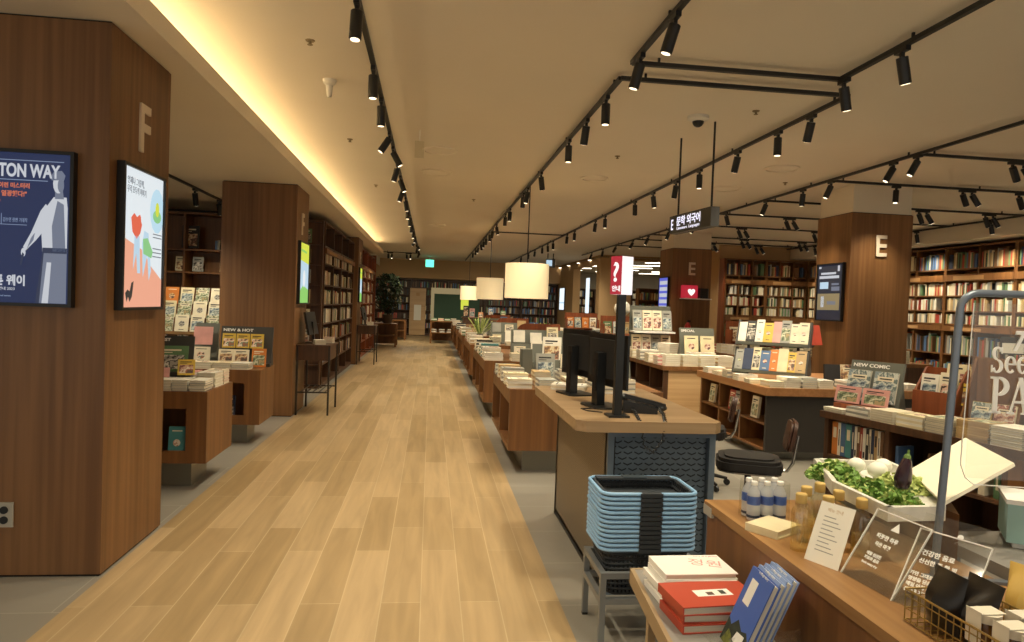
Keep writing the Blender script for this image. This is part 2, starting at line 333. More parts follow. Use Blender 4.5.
# ---------------------------------------------------------------- poster screens
def screen(label, M, w_, h_, back, art, depth=.045, frame=.018):
    """M: origin at the lower left corner, x right, y up, z out"""
    t = thing('poster_screen', label, 'screen', M.translation); t.rotation_euler = M.to_euler()
    b = MB().box(0, w_, 0, frame, 0, depth, 'black').box(0, w_, h_-frame, h_, 0, depth, 'black').box(0, frame, frame, h_-frame, 0, depth, 'black').box(w_-frame, w_, frame, h_-frame, 0, depth, 'black').box(frame, w_-frame, frame, h_-frame, 0, depth*.5, 'black')
    b.build('frame', t)
    p = MB().box(frame, w_-frame, frame, h_-frame, depth*.5, depth*.7, back); art(p, w_, h_, depth*.7); p.build('picture', t); return t
def poly(p, pts, z, m, k=0): p.prism(pts, z + k*.0006, z + .0006 + k*.0006, m)
for n, c, e in (('navy_e', '#26345C', .75), ('navy_light', '#8FA0C0', .8), ('fig_white', '#D4D8E0', .85), ('fig_grey', '#7C8498', .8), ('fig_dark', '#38425E', .7), ('coral_e', '#E07A5A', .8), ('pale_e', '#E6EEF2', 1.0),
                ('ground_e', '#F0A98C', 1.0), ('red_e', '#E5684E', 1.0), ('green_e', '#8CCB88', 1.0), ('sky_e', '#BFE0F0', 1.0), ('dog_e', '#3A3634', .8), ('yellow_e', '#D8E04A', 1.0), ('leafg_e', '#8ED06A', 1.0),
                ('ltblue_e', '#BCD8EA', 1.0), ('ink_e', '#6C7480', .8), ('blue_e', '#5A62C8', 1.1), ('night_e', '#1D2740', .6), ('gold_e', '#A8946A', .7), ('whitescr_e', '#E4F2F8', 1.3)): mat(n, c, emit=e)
def ell(cx, cy, a, b, n=14, rot=0):
    return [(cx + a*math.cos(2*math.pi*i/n)*math.cos(rot) - b*math.sin(2*math.pi*i/n)*math.sin(rot), cy + a*math.cos(2*math.pi*i/n)*math.sin(rot) + b*math.sin(2*math.pi*i/n)*math.cos(rot)) for i in range(n)]
def art_navy(p, w_, h_, z):
    # a man in a cap, waistcoat and white shirt seen from the side, arm hanging with a pistol
    q = lambda pts, m, k: poly(p, [(.405+(x_-.272)*.646, .02+max(0, (.29+(y_-.35)*.98)-.02)) for x_, y_ in pts], z, m, k)
    q([(.37, .02), (.42, .35), (.54, .37), (.61, .35), (.61, .02), (.50, .02)], 'fig_grey', 1)
    q([(.42, .02), (.455, .30), (.49, .30), (.47, .02)], 'fig_white', 2); q([(.37, .02), (.42, .35), (.43, .35), (.40, .02)], 'fig_dark', 2)
    q([(.42, .35), (.41, .45), (.44, .60), (.50, .66), (.60, .66), (.61, .60), (.61, .35)], 'fig_white', 2)
    q([(.50, .36), (.49, .50), (.53, .64), (.58, .62), (.60, .36)], 'fig_grey', 3); q([(.42, .35), (.61, .35), (.61, .38), (.42, .38)], 'fig_dark', 3)
    q([(.40, .58), (.44, .62), (.49, .58), (.46, .50), (.37, .42), (.29, .36), (.27, .38), (.33, .46)], 'fig_white', 4)
    q([(.33, .43), (.36, .46), (.35, .42), (.30, .37)], 'fig_grey', 5); q(ell(.272, .35, .018, .024), 'fig_white', 4); q([(.245, .28), (.262, .28), (.28, .34), (.265, .35)], 'fig_dark', 5)
    q([(.51, .65), (.51, .70), (.57, .70), (.58, .65)], 'fig_grey', 3); q(ell(.535, .735, .042, .055), 'fig_white', 4); q(ell(.555, .725, .025, .04), 'fig_grey', 5)
    q([(.485, .75), (.47, .765), (.50, .80), (.56, .805), (.59, .78), (.58, .755)], 'fig_grey', 6); q([(.465, .755), (.49, .77), (.51, .755)], 'fig_dark', 6)
    q = lambda pts, m, k: poly(p, pts, z, m, k)
    for (x, y, ww, hh, m) in ((.02, .78, .58, .004, 'w'), (.02, .675, .50, .004, 'w'), (.02, .435, .40, .003, 'w'), (.29, .435, .003, .06, 'w')):
        q([(x, y), (x+ww, y), (x+ww, y+hh), (x, y+hh)], 'navy_light', 1)
    q([(.255, .24), (.275, .24), (.275, .38), (.255, .38)], 'yellow_e', 1)
s = screen('navy poster screen with a man in cap and white shirt, on the nearest left column', T(-2.59, 4.048, 1.49) @ RX(90), .655, .84, 'navy_e', art_navy)
for tx, sz, m, x, y, sx, bd in (('GRAFTON WAY', .096, 'fig_white', .118, .695, .66, .003), ('지금까지 이런 미스터리', .030, 'coral_e', .17, .635, .9, .001), ('모두가 열광했다!"', .033, 'coral_e', .20, .59, .9, .001), ('드디어 출간', .018, 'coral_e', .20, .555, 1, 0),
                            ('김수연 장편 기대작', .026, 'navy_light', .30, .452, .6, 0), ('그래프톤 웨이', .062, 'fig_white', .115, .115, .85, .002), ('소설 신작 안내 2023', .02, 'fig_white', .20, .085, 1, 0), ('Grafton Way novel series', .014, 'navy_light', .2, .05, 1, 0)):
    text(tx, sz, m, T(x, y, .0352) , .0006, parent=s, sx=sx, bold=bd)
def art_pale(p, w_, h_, z):
    q = lambda pts, m, k: poly(p, pts, z, m, k)
    q([(.018, .018), (w_-.018, .018), (w_-.018, .19), (.42, .27), (.30, .36), (.018, .42)], 'ground_e', 1)
    q(ell(.50, .62, .11, .14), 'sky_e', 1); q(ell(.50, .585, .065, .04), 'green_e', 2); q(ell(.50, .63, .03, .045), 'yellow_e', 3)
    q([(.14, .46), (.12, .54), (.16, .57), (.20, .55), (.24, .57), (.28, .53), (.25, .46), (.20, .42)], 'red_e', 3)
    q(ell(.15, .62, .035, .04), 'pale_e', 3); q([(.16, .24), (.17, .44), (.24, .44), (.26, .22), (.22, .22), (.20, .34)], 'ltblue_e', 3)
    q([(.30, .20), (.28, .40), (.31, .48), (.37, .47), (.42, .24), (.39, .18), (.36, .34)], 'ltblue_e', 3)
    q([(.30, .34), (.29, .43), (.36, .44), (.44, .36), (.42, .32)], 'green_e', 4); q(ell(.29, .55, .035, .045), 'pale_e', 4)
    q([(.06, .10), (.09, .12), (.12, .11), (.14, .16), (.17, .17), (.16, .12), (.15, .08), (.12, .05), (.10, .08), (.08, .05)], 'dog_e', 4)
    for y in (.38, .355, .33, .47, .45): q([(.44, y), (.58, y), (.58, y+.006), (.44, y+.006)], 'ink_e', 2)
s = screen('pale poster screen with two cartoon figures on orange ground, on side of nearest left column', T(-1.774, 4.14, 1.48) @ rot_of('+x'), .61, .845, 'pale_e', art_pale)
text('언제나 그림책,', .048, 'ink_e', T(.06, .735, .034), .0006, parent=s, sx=.8); text('우리 모두의 이야기', .048, 'ink_e', T(.06, .685, .034), .0006, parent=s, sx=.7)
def art_green(p, w_, h_, z):
    q = lambda pts, m, k: poly(p, pts, z, m, k)
    q([(.018, .60), (w_-.018, .56), (w_-.018, h_-.018), (.018, h_-.018)], 'yellow_e', 1); q([(.018, .018), (w_-.018, .018), (w_-.018, .20), (.3, .26), (.018, .16)], 'leafg_e', 1)
    q([(.1, .72), (.5, .70), (.5, .73), (.1, .75)], 'leafg_e', 2); q(ell(.35, .35, .1, .12), 'pale_e', 2)
screen('narrow looking yellow green and light blue screen on second left column', T(-1.782, 9.5, 1.49) @ rot_of('+x'), .70, .85, 'ltblue_e', art_green)
screen('small distant yellow poster screen on third left column', T(-1.762, 17.1, 1.5) @ rot_of('+x'), .6, .85, 'ltblue_e', art_green)
def art_night(p, w_, h_, z):
    q = lambda pts, m, k: poly(p, pts, z, m, k)
    for (x, y, ww, hh, m) in ((.1, .68, .38, .03, 'fig_white'), (.06, .62, .5, .04, 'fig_white'), (.08, .47, .22, .1, 'ltblue_e'), (.38, .44, .2, .06, 'fig_grey'), (.38, .52, .18, .03, 'fig_grey'), (.03, .16, .56, .24, 'gold_e'), (.12, .2, .08, .16, 'fig_white'), (.28, .24, .22, .05, 'fig_grey'), (.04, .77, .06, .03, 'fig_white'), (.52, .72, .05, .08, 'fig_white')):
        q([(x, y), (x+ww, y), (x+ww, y+hh), (x, y+hh)], m, 1)
screen('dark blue poster screen with white title and golden interior picture on near E column', T(5.798, 9.84, 1.52) @ rot_of('-x'), .66, .84, 'night_e', art_night)
def art_violet(p, w_, h_, z):
    for k in range(5): poly(p, [(.06, .1+k*.15), (w_-.06, .1+k*.15), (w_-.06, .19+k*.15), (.06, .19+k*.15)], z, 'fig_white', 1)
screen('violet and white poster screen on the left face of far E column', T(5.618, 16.6, 1.5) @ rot_of('-x'), .66, .88, 'blue_e', art_violet)
def art_none(p, w_, h_, z): poly(p, [(.1, .3), (w_-.1, .3), (w_-.1, .36), (.1, .36)], z, 'ltblue_e', 1)
screen('bright pale screen on the far wall pier right of the lampshades', T(5.898, 31.4, 1.4) @ rot_of('-x'), 1.2, 1.0, 'whitescr_e', art_none)
o = thing('wall_outlet', 'grey double power outlet low on the nearest column', 'outlet', (-2.30, 4.05, .28))
MB().box(-.05, .075, -.012, 0, 0, .135, 'outlet_plate', bev=.004).build('plate', o)
for z in (.04, .095): MB().lathe([(.021, 0), (.021, .006)], 'socket', T(.03, -.012, z) @ RX(90), 16).build('socket', o)

# ---------------------------------------------------------------- ceiling rails and spotlights
RAILS = [('T1', 'rail above the wooden aisle', (-.5, -2, -.5, 26.5)), ('T2a', 'short near rail right of the aisle', (1.41, -2, 1.41, 5.0)), ('X1', 'near cross rail joining two rail ends', (1.41, 5.0, 3.04, 5.0)),
         ('T3a', 'near rail at upper right', (3.04, -2, 3.04, 5.02)), ('X2', 'cross rail just behind the first cross rail', (1.42, 5.35, 3.33, 5.35)), ('T2b', 'long rail above the book islands and lamps', (1.42, 5.35, 1.42, 30)),
         ('T3b', 'long rail passing left of the hanging sign', (3.33, 5.35, 3.33, 30)), ('T4', 'rail passing right of the hanging sign', (5.23, -1, 5.23, 24)), ('R', 'last rail along the right soffit', (9.85, 6, 9.85, 20))]
CR = [7.06, 8.75, 10.6, 12.3, 14.1, 16.3, 17.6, 19.6]
ORD = ['first', 'second', 'third', 'fourth', 'fifth', 'sixth', 'seventh', 'eighth']
for i, y in enumerate(CR): RAILS.append((f'C{i}', f'{ORD[i]} nearest cross rail above the right hand shelves', (5.23, y, 9.85, y)))
RAILS.append(('F', 'far cross rail at the aisle end', (-1.9, 26.8, -.5, 26.8))); RAILS.append(('G', 'far cross rail between the two long rails', (1.42, 17.5, 3.33, 17.5)))
for k, d, (x0, y0, x1, y1) in RAILS:
    b = MB().box(-.018 if x0 == x1 else 0, .018 if x0 == x1 else x1-x0, 0 if x0 == x1 else -.018, y1-y0 if x0 == x1 else .018, 0, .03, 'rail_black')
    o = b.build('ceiling_rail'); o.location = (x0, y0, 3.385); tag(o, 'black lighting ' + d, 'rail')
    for j in range(int((abs(x1-x0)+abs(y1-y0))/2)+1):
        p = MB().box(-.008, .008, -.008, .008, .03, .066, 'rail_black', T(0 if x0 == x1 else min(j*2+.2, x1-x0-.1), min(j*2+.2, y1-y0-.1) if x0 == x1 else 0, 0)).build('rail_hanger', o)
ld = bpy.data.lights.new('spot_beam', 'SPOT'); ld.energy = SPOT_W; ld.color = WARM; ld.spot_size = R(104); ld.spot_blend = 1.0; ld.shadow_soft_size = .03
proto = {}
def head_parts(parent, M, small=False):
    if 'head' not in proto:
        n = 16
        proto['head'] = MB().lathe([(.035, .0), (.038, -.004), (.038, -.17), (.034, -.175)], 'black', None, n).build('lamp_head', parent, True)
        MB().lathe([(.028, -.1752), (.028, -.1775)], 'lens', None, n).build('lens', proto['head'])
        proto['arm'] = MB().box(-.012, .012, -.012, .012, -.0, .045, 'black').build('arm', parent)
        proto['ad'] = MB().box(-.018, .018, -.06, .06, .03, .06, 'black').build('adapter', parent); return proto['head']
    h = proto['head'].copy(); COL.objects.link(h); h.parent = parent
    l = proto['head'].children[0].copy(); COL.objects.link(l); l.parent = h
    a = proto['arm'].copy(); COL.objects.link(a); a.parent = parent; proto['lasta'] = a
    return h
def spotlight(x, y, tx, ty, rail, axis='y', lamp=True, twin=False, energy=1.0):
    """fixture hanging from a rail; (tx, ty) tilt in degrees"""
    nm = 'twin_spotlight' if twin else 'spotlight'
    lab = f'black {"pair of cylinder spotlights" if twin else "cylinder spotlight"} on the {rail}'
    t = thing(nm, lab, 'spotlight', (x, y, 3.325), 0 if axis == 'y' else 90, ('twin ' if twin else '') + 'spotlights on the ' + rail)
    first = 'head' not in proto
    if first:
        head_parts(t, None).rotation_euler = (R(ty), R(tx), 0)
    else:
        offs = ((0, -.07, tx, ty), (0, .07, -tx, ty)) if twin else ((0, 0, tx, ty),)
        for (ox, oy, a, b_) in offs:
            h = head_parts(t, None); h.location = (ox, oy, 0); h.rotation_euler = (R(b_), R(a), 0); proto['lasta'].location = (ox, oy, 0)
        ad = proto['ad'].copy(); COL.objects.link(ad); ad.parent = t
        if twin: ad.scale = (1, 2, 1)
    if lamp:
        L_ = bpy.data.objects.new('beam', ld); COL.objects.link(L_); L_.parent = t; L_.location = (0, 0, -.0)
        L_.rotation_euler = (R(ty), R(tx), 0); L_.location = Matrix.Rotation(R(tx), 3, 'Y') @ (Matrix.Rotation(R(ty), 3, 'X') @ Vector((0, 0, -.20)))
    return t
D = {k: d for k, d, _ in RAILS}
for i, y in enumerate([2.0, 3.3, 4.3, 5.5, 6.35, 7.6, 8.3, 9.3, 10.2, 11.2, 12.3, 13.5, 14.8, 16.2, 17.6, 19, 20.4, 21.8, 23.2, 24.6, 26]):
    spotlight(-.5, y, (0, 0, 2, 0, 0, 32, -30, 14, -22, 18, -10)[i % 11], 42 if y > 23 else (0, 5, -4)[i % 3], D['T1'], lamp=True)
for i, y in enumerate([1.5, 2.9, 4.1, 4.8]): spotlight(1.41, y, (0, 0, 14, 12)[i], 8, D['T2a'], lamp=i in (0, 1, 2))
for i, y in enumerate([5.8, 6.55, 7.4, 9.3, 10.6, 11.1, 13, 13.8, 15.7, 16.6, 17.5, 18.6, 19.6, 20.6, 21.8, 23, 24.5]): spotlight(1.42, y, (0, 2, 0, -12, 8)[i % 5], 42 if y > 22 else (0, 22)[i % 2], D['T2b'], lamp=True)
for i, y in enumerate([1.5, 3.0, 4.3, 4.95]): spotlight(3.04, y, (0, 0, -16, -14)[i], 6, D['T3a'], lamp=i < 3)
for i, y in enumerate([5.9, 6.5, 7.4, 8.5, 9.35, 10.35, 11.3, 13.3, 14.1, 16.2, 17.1, 19.1, 20, 21, 22.5, 24, 26]): spotlight(3.33, y, (0, 0, 2, 0, 0, -8, -8)[i % 7], 42 if y > 20 else (22, 0)[i % 2], D['T3b'], lamp=True)
for i, y in enumerate([3, 4.6, 7.05, 7.45, 8.7, 9.4, 10.5, 12, 13.5, 15, 16.5, 17.8, 19.5, 21, 22.5]): spotlight(5.23, y, (20, 18, 24, 26, 20, 0, 18, -20)[i % 8], 40 if y > 19 else 8, D['T4'], lamp=True)
for i, y in enumerate(CR):
    if i == 1: spotlight(6.2, y, 6, 6, D['C1'], 'x')
    for j, x in enumerate([(6.45, 8.2), (7.25, 8.1), (8.0, 9.2), (6.6, 8.6), (6.5, 8.2), (7.6, 9.1), (7.3, 8.6), (7.4, 8.8)][i]):
        spotlight(x, y, 10, -30, D[f'C{i}'], 'x', twin=True, lamp=True)
for i, y in enumerate([6.2, 7.6, 9.3, 11.3, 13.2, 15, 17]): spotlight(9.85, y, -12, 0, D['R'])
for x in (-1.6, -.9): spotlight(x, 26.8, 20, 0, D['F'], 'x', twin=True, lamp=True)
# side rail above the left magazine area
o = MB().box(-.016, .016, 0, 9.0, 0, .03, 'rail_black').build('ceiling_rail'); o.location = (-3.3, 5.2, 3.03); tag(o, 'short black rail under the low left ceiling between two columns', 'rail')
o = MB().box(-1.6, 1.6, -.016, .016, 0, .03, 'rail_black').build('ceiling_rail'); o.location = (-4.6, 13.0, 3.03); tag(o, 'far black rail crossing under the low left ceiling above the shelf', 'rail')
def low_spot(x, y, lamp=True, tx=0, ty=0):
    t = spotlight(x, y, tx, ty, 'rail under the low left ceiling', lamp=lamp); t.location.z = 2.97; return t
for x, y in ((-3.3, 6.4), (-3.3, 8.0), (-3.3, 10.1), (-3.3, 11.2)): low_spot(x, y, y < 10.5, 0, 24)

# other ceiling fittings
for i, (x, y, r, d) in enumerate([(.05, 8.6, .22, 'nearer of two beside the aisle rail'), (.02, 10.05, .22, 'farther of two beside the aisle rail'), (2.27, 9.8, .2, 'between the two long rails'), (4.37, 8.4, .22, 'near the hanging sign, closer'), (4.34, 10.0, .22, 'behind the hanging sign'), (.1, 17, .2, 'small far away above the aisle')]):
    t = thing('ceiling_speaker', f'flat round ceiling speaker ring, {d}', 'ceiling speaker', (x, y, H))
    MB().lathe([(r, 0), (r, -.012), (r-.03, -.02), (r-.035, -.006)], 'ceiling', None, 28).build('rim', t, True); MB().lathe([(r-.035, -.004), (r-.035, -.009)], 'ceiling', None, 28).build('cover', t)
def detector(x, y, d, z=H):
    t = thing('sprinkler_head', f'tiny ceiling sprinkler {d}', 'sprinkler', (x, y, z)); MB().lathe([(.035, 0), (.03, -.008)], 'grille', None, 12).lathe([(.01, -.008), (.01, -.03)], 'grille', None, 8).lathe([(.02, -.03), (.02, -.034)], 'grille', None, 8).build('fitting', t)
for x, y, d in [(-.93, 5.2, 'near the white projector nozzle'), (-1.0, 8.3, 'left of the aisle rail'), (-.95, 11.5, 'far left of the aisle rail'), (2.9, 6.1, 'beside the dome camera'), (5.0, 5.0, 'at the upper right corner'), (2.2, 8.3, 'between the long rails'), (.7, 12.5, 'farther above the aisle'), (4.9, 9.3, 'right of the hanging sign')]: detector(x, y, d)
t = thing('dome_camera', 'white dome security camera with black glass on the ceiling', 'camera', (2.47, 6.4, H))
MB().lathe([(.10, 0), (.10, -.03), (.07, -.05)], 'camera_white', None, 24).build('housing', t, True); MB().sphere((0, 0, -.05), .055, 'black', n=16).build('dome', t, True)
t = thing('ceiling_nozzle', 'white ceiling nozzle left of the aisle rail', 'nozzle', (-.92, 6.1, H))
MB().lathe([(.06, 0), (.055, -.03), (.03, -.05), (.022, -.13), (.016, -.15)], 'camera_white', None, 16).build('nozzle', t, True)
t = thing('sign_holder', 'small pale green hanging exit sign in the middle of the ceiling', 'sign', (-.18, 7.65, H))
MB().box(-.006, .006, -.006, .006, -.12, 0, 'camera_white').build('rod', t); MB().box(-.05, .05, -.012, .012, -.3, -.12, 'glass').build('panel', t)
t = thing('exit_sign', 'green lit exit sign hanging at the far end of the aisle', 'exit sign', (-.1, 29.0, 3.2))
MB().box(-.17, .17, -.04, .04, -.2, .1, 'exit_green').build('panel', t); MB().box(-.02, .02, -.02, .02, .1, .25, 'white').build('hanger', t)
# hanging direction sign
t = thing('hanging_sign', 'dark hanging direction sign with white E lettering on two black rods', 'sign', (2.66, 6.9, 2.425))
Ms = RZ(-84); Mt = T(-.03, 0, 0) @ RZ(-84)
MB().box(-.47, .44, -.045, .045, .0, .19, 'sign_grey', Ms).build('sign_box', t); 
for yy in (-.36, .36): MB().tube([Ms @ Vector((yy, 0, .19)), Ms @ Vector((yy, 0, 1.025))], .011, 'black').build('rod', t)
P_ = Ms @ T(0, -.046, 0) @ RX(90)
text('E', .16, 'sign_text', P_ @ T(-.43, .04, 0), .002, parent=t, sx=.7, bold=.002); text('문학 외국어', .105, 'sign_text', P_ @ T(-.3, .08, 0), .002, parent=t, sx=1.05, bold=.002); text('Literature  Languages', .045, 'sign_text', P_ @ T(-.29, .03, 0), .001, parent=t, sx=1.3)
t = thing('hanging_sign', 'tiny far hanging sign with pale blue face behind the lampshades', 'sign', (4.2, 24.5, 2.85))
MB().box(-.16, .16, -.05, .05, .1, .4, 'sign_grey').box(-.16, .05, -.06, -.05, .15, .36, 'ltblue_e').build('sign_box', t)
for xx in (-.1, .1): MB().tube([(xx, 0, .4), (xx, 0, .6)], .02, 'black').build('rod', t)
# ---------------------------------------------------------------- drum lamps
sh = bpy.data.materials.new('lampshade'); sh.use_nodes = True; MATS['lampshade'] = sh
nt = sh.node_tree; b_ = nt.nodes['Principled BSDF']; b_.inputs['Base Color'].default_value = lin('#F2DDB6'); b_.inputs['Roughness'].default_value = .9
b_.inputs['Emission Color'].default_value = lin('#F6DDA8'); b_.inputs['Emission Strength'].default_value = .52
def drum(y, label):
    t = thing('pendant_lamp', label, 'lamp', (1.43, y, 1.69)); r = .33
    MB().lathe([(r, 0), (r, .52), (r-.006, .52), (r-.006, 0), (r, 0)], 'lampshade', None, 40, cap=False).build('lamp_shade', t, True)
    b = MB().lathe([(r-.01, .02), (r-.01, .03)], 'lampshade', None, 40); b.build('diffuser', t)
    MB().tube([(0, 0, .5), (0, 0, 1.70)], .009, 'black').build('rod', t)
    q = MB();
    for a in (0, 60, 120): q.box(-r+.01, r-.01, -.004, .004, .49, .498, 'black', RZ(a))
    q.build('spider', t)
drum(10.4, 'nearest and largest cream drum lampshade over the book island'); drum(17.0, 'middle cream drum lampshade'); drum(26.4, 'farthest and smallest cream drum lampshade')

exec_parts = True

# ================================================================ FURNITURE
def carcass(label, x0, x1, y0, y1, z0=.22, z1=.80, open_='-x', m='wood_brown', div=1, plinth=.13, rec=.32, px=.16, name='display_box', back=None):
    """box shaped display table on a recessed plinth with an open niche on one side"""
    t = thing(name, label, 'display table', (x0, y0, 0)); W = x1-x0; D_ = y1-y0; th = .04
    b = MB()
    b.box(0, W, 0, D_, z1-th, z1, m); b.box(0, W, 0, D_, z0, z0+th, m)
    if open_ == '-x':
        e = .13
        b.box(0, W, 0, th, z0+th, z1-th, m); b.box(0, W, D_-th, D_, z0+th, z1-th, m); b.box(W-th, W, th, D_-th, z0+th, z1-th, m); b.box(rec, rec+.02, th, D_-th, z0+th, z1-th, m)
        for k in range(1, div+1): yy = D_*k/(div+1); b.box(0, rec, yy-.02, yy+.02, z0+th, z1-th, m)
        b.box(0, .02, th, D_-th, z1-.14, z1-th, m)
    else:
        b.box(0, th, 0, D_, z0+th, z1-th, m); b.box(W-.16, W, 0, D_, z0+th, z1-th, m); b.box(th, W-.16, rec, rec+.02, z0+th, z1-th, m); b.box(th, W-.16, D_-.02, D_, z0+th, z1-th, m)
        b.box(th, W-.16, 0, .02, z1-.14, z1-th, m); b.box(th, W-.16, 0, .02, z0+th, z0+.1, m)
        for k in range(1, div+1): xx = W*k/(div+1); b.box(xx-.02, xx+.02, 0, rec, z0+th, z1-th, m)
    b.build('body', t)
    MB().box(px, W-px, px, D_-px, 0, z0, 'plinth').build('plinth', t)
    return t
def board(label, x, y, z, w_, h_, rz, title=None, m='grey_board', tilt=14, ledge=True, lean=.16):
    """easel-like title board with a header strip and wedge feet"""
    t = thing('title_board', label, 'display board', (x, y, z), rz)
    M = RX(-tilt)
    MB().box(-w_/2, w_/2, -.012, .012, 0, h_, m, M).build('panel', t)
    for s_ in (-1, 1):
        MB().prism([(0, 0), (lean, 0), (0.0+math.sin(R(tilt))*h_*.8, h_*.8)], 0, .012, m, T(s_*(w_/2-.02)-.006, 0, 0) @ RZ(90) @ RX(90)).build('side_wing', t)
    if ledge: MB().box(-w_/2, w_/2, -.08, -.012, 0, .035, m).build('ledge', t)
    if title: text(title, h_*.1, 'text_white', M @ T(-w_/2+.02, -.0125, h_*.87) @ RX(90), .001, parent=t, sx=1.3, bold=.001)
    return t
def CYC(*c): return list(c)

# --- left side
carcass('brown display box table with a grey plinth beside the nearest left column', -2.7, -1.76, 5.80, 6.52, open_='-y', div=1)
carcass('brown display box table in front of the second left column', -2.75, -1.76, 7.55, 8.2, open_='-y', div=1)
Z8 = .80
for i, (x, cs, n, wd, nm) in enumerate([(-2.52, CYC('blue', 'white'), 4, .16, 'blue and white'), (-2.33, CYC('orange', 'white'), 4, .16, 'orange and white'), (-2.13, CYC('ivory', 'white'), 4, .17, 'ivory and white'), (-1.98, CYC('grey', 'white'), 4, .12, 'grey and white'), (-1.845, CYC('black', 'white'), 4, .125, 'black and white')]):
    stack(x, 5.92, Z8, n, wd, .21, .022, cs, 0, f'{nm} book in the front row of the nearest left table')
for i, (x, cs, nm) in enumerate([(-2.2, CYC('grey', 'ivory'), 'grey and ivory'), (-2.03, CYC('blue', 'pink', 'white'), 'blue, pink and white'), (-1.86, CYC('white', 'ivory'), 'white and ivory')]):
    stack(x, 6.2, Z8, 5, .155, .22, .024, cs, 0, f'{nm} book in the middle row of the nearest left table')
stack(-1.86, 6.42, Z8, 5, .15, .16, .024, CYC('ivory', 'pink'), 0, 'ivory and pink book in the rear corner stack on the nearest left table')
board('dark board with a green picture book leaning on the nearest left table', -2.14, 6.12, Z8+.09, .30, .34, 8, 'BEST', m='sign_grey', tilt=16, lean=.12)
face_out(T(-2.14, 6.04, Z8+.13) @ RZ(8), 0, 0, 0, .27, .22, .012, 'green', 1, 17, 'dark green picture book leaning on the dark board on the nearest left table', boost=9)
face_out(T(-1.99, 5.99, Z8+.11) @ RZ(14), 0, 0, 0, .13, .13, .02, 'yellow', 1, 20, 'small yellow book standing on the nearest left table', boost=9)
face_out(T(-2.17, 5.98, Z8+.09) @ RZ(8), 0, 0, 0, .10, .08, .01, 'pink', 0, 20, 'tiny pink card standing below the green book on the nearest left table', boost=9)
face_out(I4, -2.0, 5.86, .265, .13, .24, .03, 'teal', 3, 6, 'blue and red book in the niche of the nearest left table', boost=9)
face_out(I4, -2.24, 5.93, .265, .13, .22, .03, 'cream', 1, 6, 'cream book in the niche of the nearest left table, left of the blue one', boost=5)
face_out(I4, -2.12, 7.72, .265, .14, .24, .03, 'navy', 1, 6, 'dark blue book in the niche of the table before the second column', boost=5)
for x, cs, nm in [(-2.55, CYC('white', 'ivory'), 'white and ivory'), (-2.36, CYC('ivory', 'white'), 'ivory'), (-2.17, CYC('cream', 'white'), 'cream and white'), (-1.98, CYC('white', 'grey'), 'pale grey and white')]:
    stack(x, 7.68, Z8, 3, .18, .2, .022, cs, 0, f'{nm} book in a low stack before the grey board with yellow books')
board('grey title board holding yellow and cream books by the second left column', -2.03, 8.0, Z8, .56, .44, 0, 'NEW & HOT', m='sign_grey', tilt=10)
for x, c in ((-2.2, 'yellow'), (-2.05, 'yellow'), (-1.9, 'yellow')):
    face_out(I4, x, 7.95, Z8+.2, .14, .16, .01, c, 1, 10, 'yellow covered book in the upper row of the grey title board', 'yellow books in the upper row of the grey title board', 6)
for x in (-2.2, -2.04): face_out(I4, x, 7.86, Z8+.05, .16, .14, .012, 'ivory', 1, 10, 'ivory book in the lower row of the grey title board', 'ivory books in the lower row of the grey title board', 6)
face_out(I4, -1.84, 7.80, Z8+.01, .15, .2, .012, 'orange', 1, 8, 'orange card with dark figures before the grey title board', boost=9)
board('tall pink and ivory book stand left of the grey title board', -2.5, 8.12, Z8, .26, .46, -8, m='grey_board', tilt=8)
face_out(I4, -2.5, 8.04, Z8+.22, .2, .2, .012, 'pink', 0, 8, 'pink book on the upper part of the tall stand by the second left table', boost=7)
face_out(I4, -2.5, 7.98, Z8+.03, .19, .17, .012, 'ivory', 3, 8, 'ivory book below the pink book on the tall stand', boost=7)

def bookcase(label, x, y, rz, W, D_, z0, ztop, zs, bays, m='wood_dark', back=True, strips=(), group=None, th=.03):
    """local frame: front at y=0 facing -y, width along x, depth into +y"""
    t = thing('bookcase', label, 'bookcase', (x, y, 0), rz, group)
    b = MB().box(0, th, 0, D_, z0, ztop, m).box(W-th, W, 0, D_, z0, ztop, m).box(th, W-th, 0, D_, ztop-th, ztop, m).box(th, W-th, 0, D_, z0, z0+.07, m)
    for k in range(1, bays): b.box(W*k/bays-th/2, W*k/bays+th/2, 0, D_, z0+.07, ztop-th, m)
    b.build('carcass', t); MB().box(th, W-th, D_-.02, D_, z0+.07, ztop-th, m).build('back_panel', t)
    for z in zs:
        q = MB()
        for k in range(bays): q.box(W*k/bays+th*(1 if k == 0 else .5), W*(k+1)/bays-th*(1 if k == bays-1 else .5), .004, D_-.02, z-.025, z, m)
        q.build('shelf', t)
    for (za, zb) in strips: MB().box(0, W, -.03, 0, za, zb, 'wood_brown').box(W*.15, W*.6, -.032, -.03, za+.02, zb-.03, 'label_strip').build('category_strip', t)
    return t, T(x, y, 0) @ RZ(rz)
DARKP = ['brown', 'navy', 'black', 'grey', 'red', 'green', 'tan', 'cream', 'blue', 'brown']
# left wall behind the magazines
bc, M = bookcase('tall dark bookcase between the first two left columns, behind the magazine rack', -6.4, 11.5, 0, 3.75, .4, 0, 2.86, (.9, 1.55, 1.92, 2.28), 3, m='wood_brown')
for i, (x, c) in enumerate([(2.42, 'cream'), (2.68, 'grey'), (3.1, 'tan'), (2.1, 'brown')]): face_out(M, x, .12, 1.93, .16, .23, .03, c, 1, 8, f'{c} framed cover standing in the dark bookcase between the left columns', boost=8)
face_out(M, 2.55, .15, 2.3, .26, .36, .03, 'black', 1, 5, 'large black cover on the top shelf between the left columns', boost=5)
fill_row(M, 2.95, 3.5, .02, 2.29, .16, DARKP, 'dark book standing on the upper left shelf behind the second column', .7)
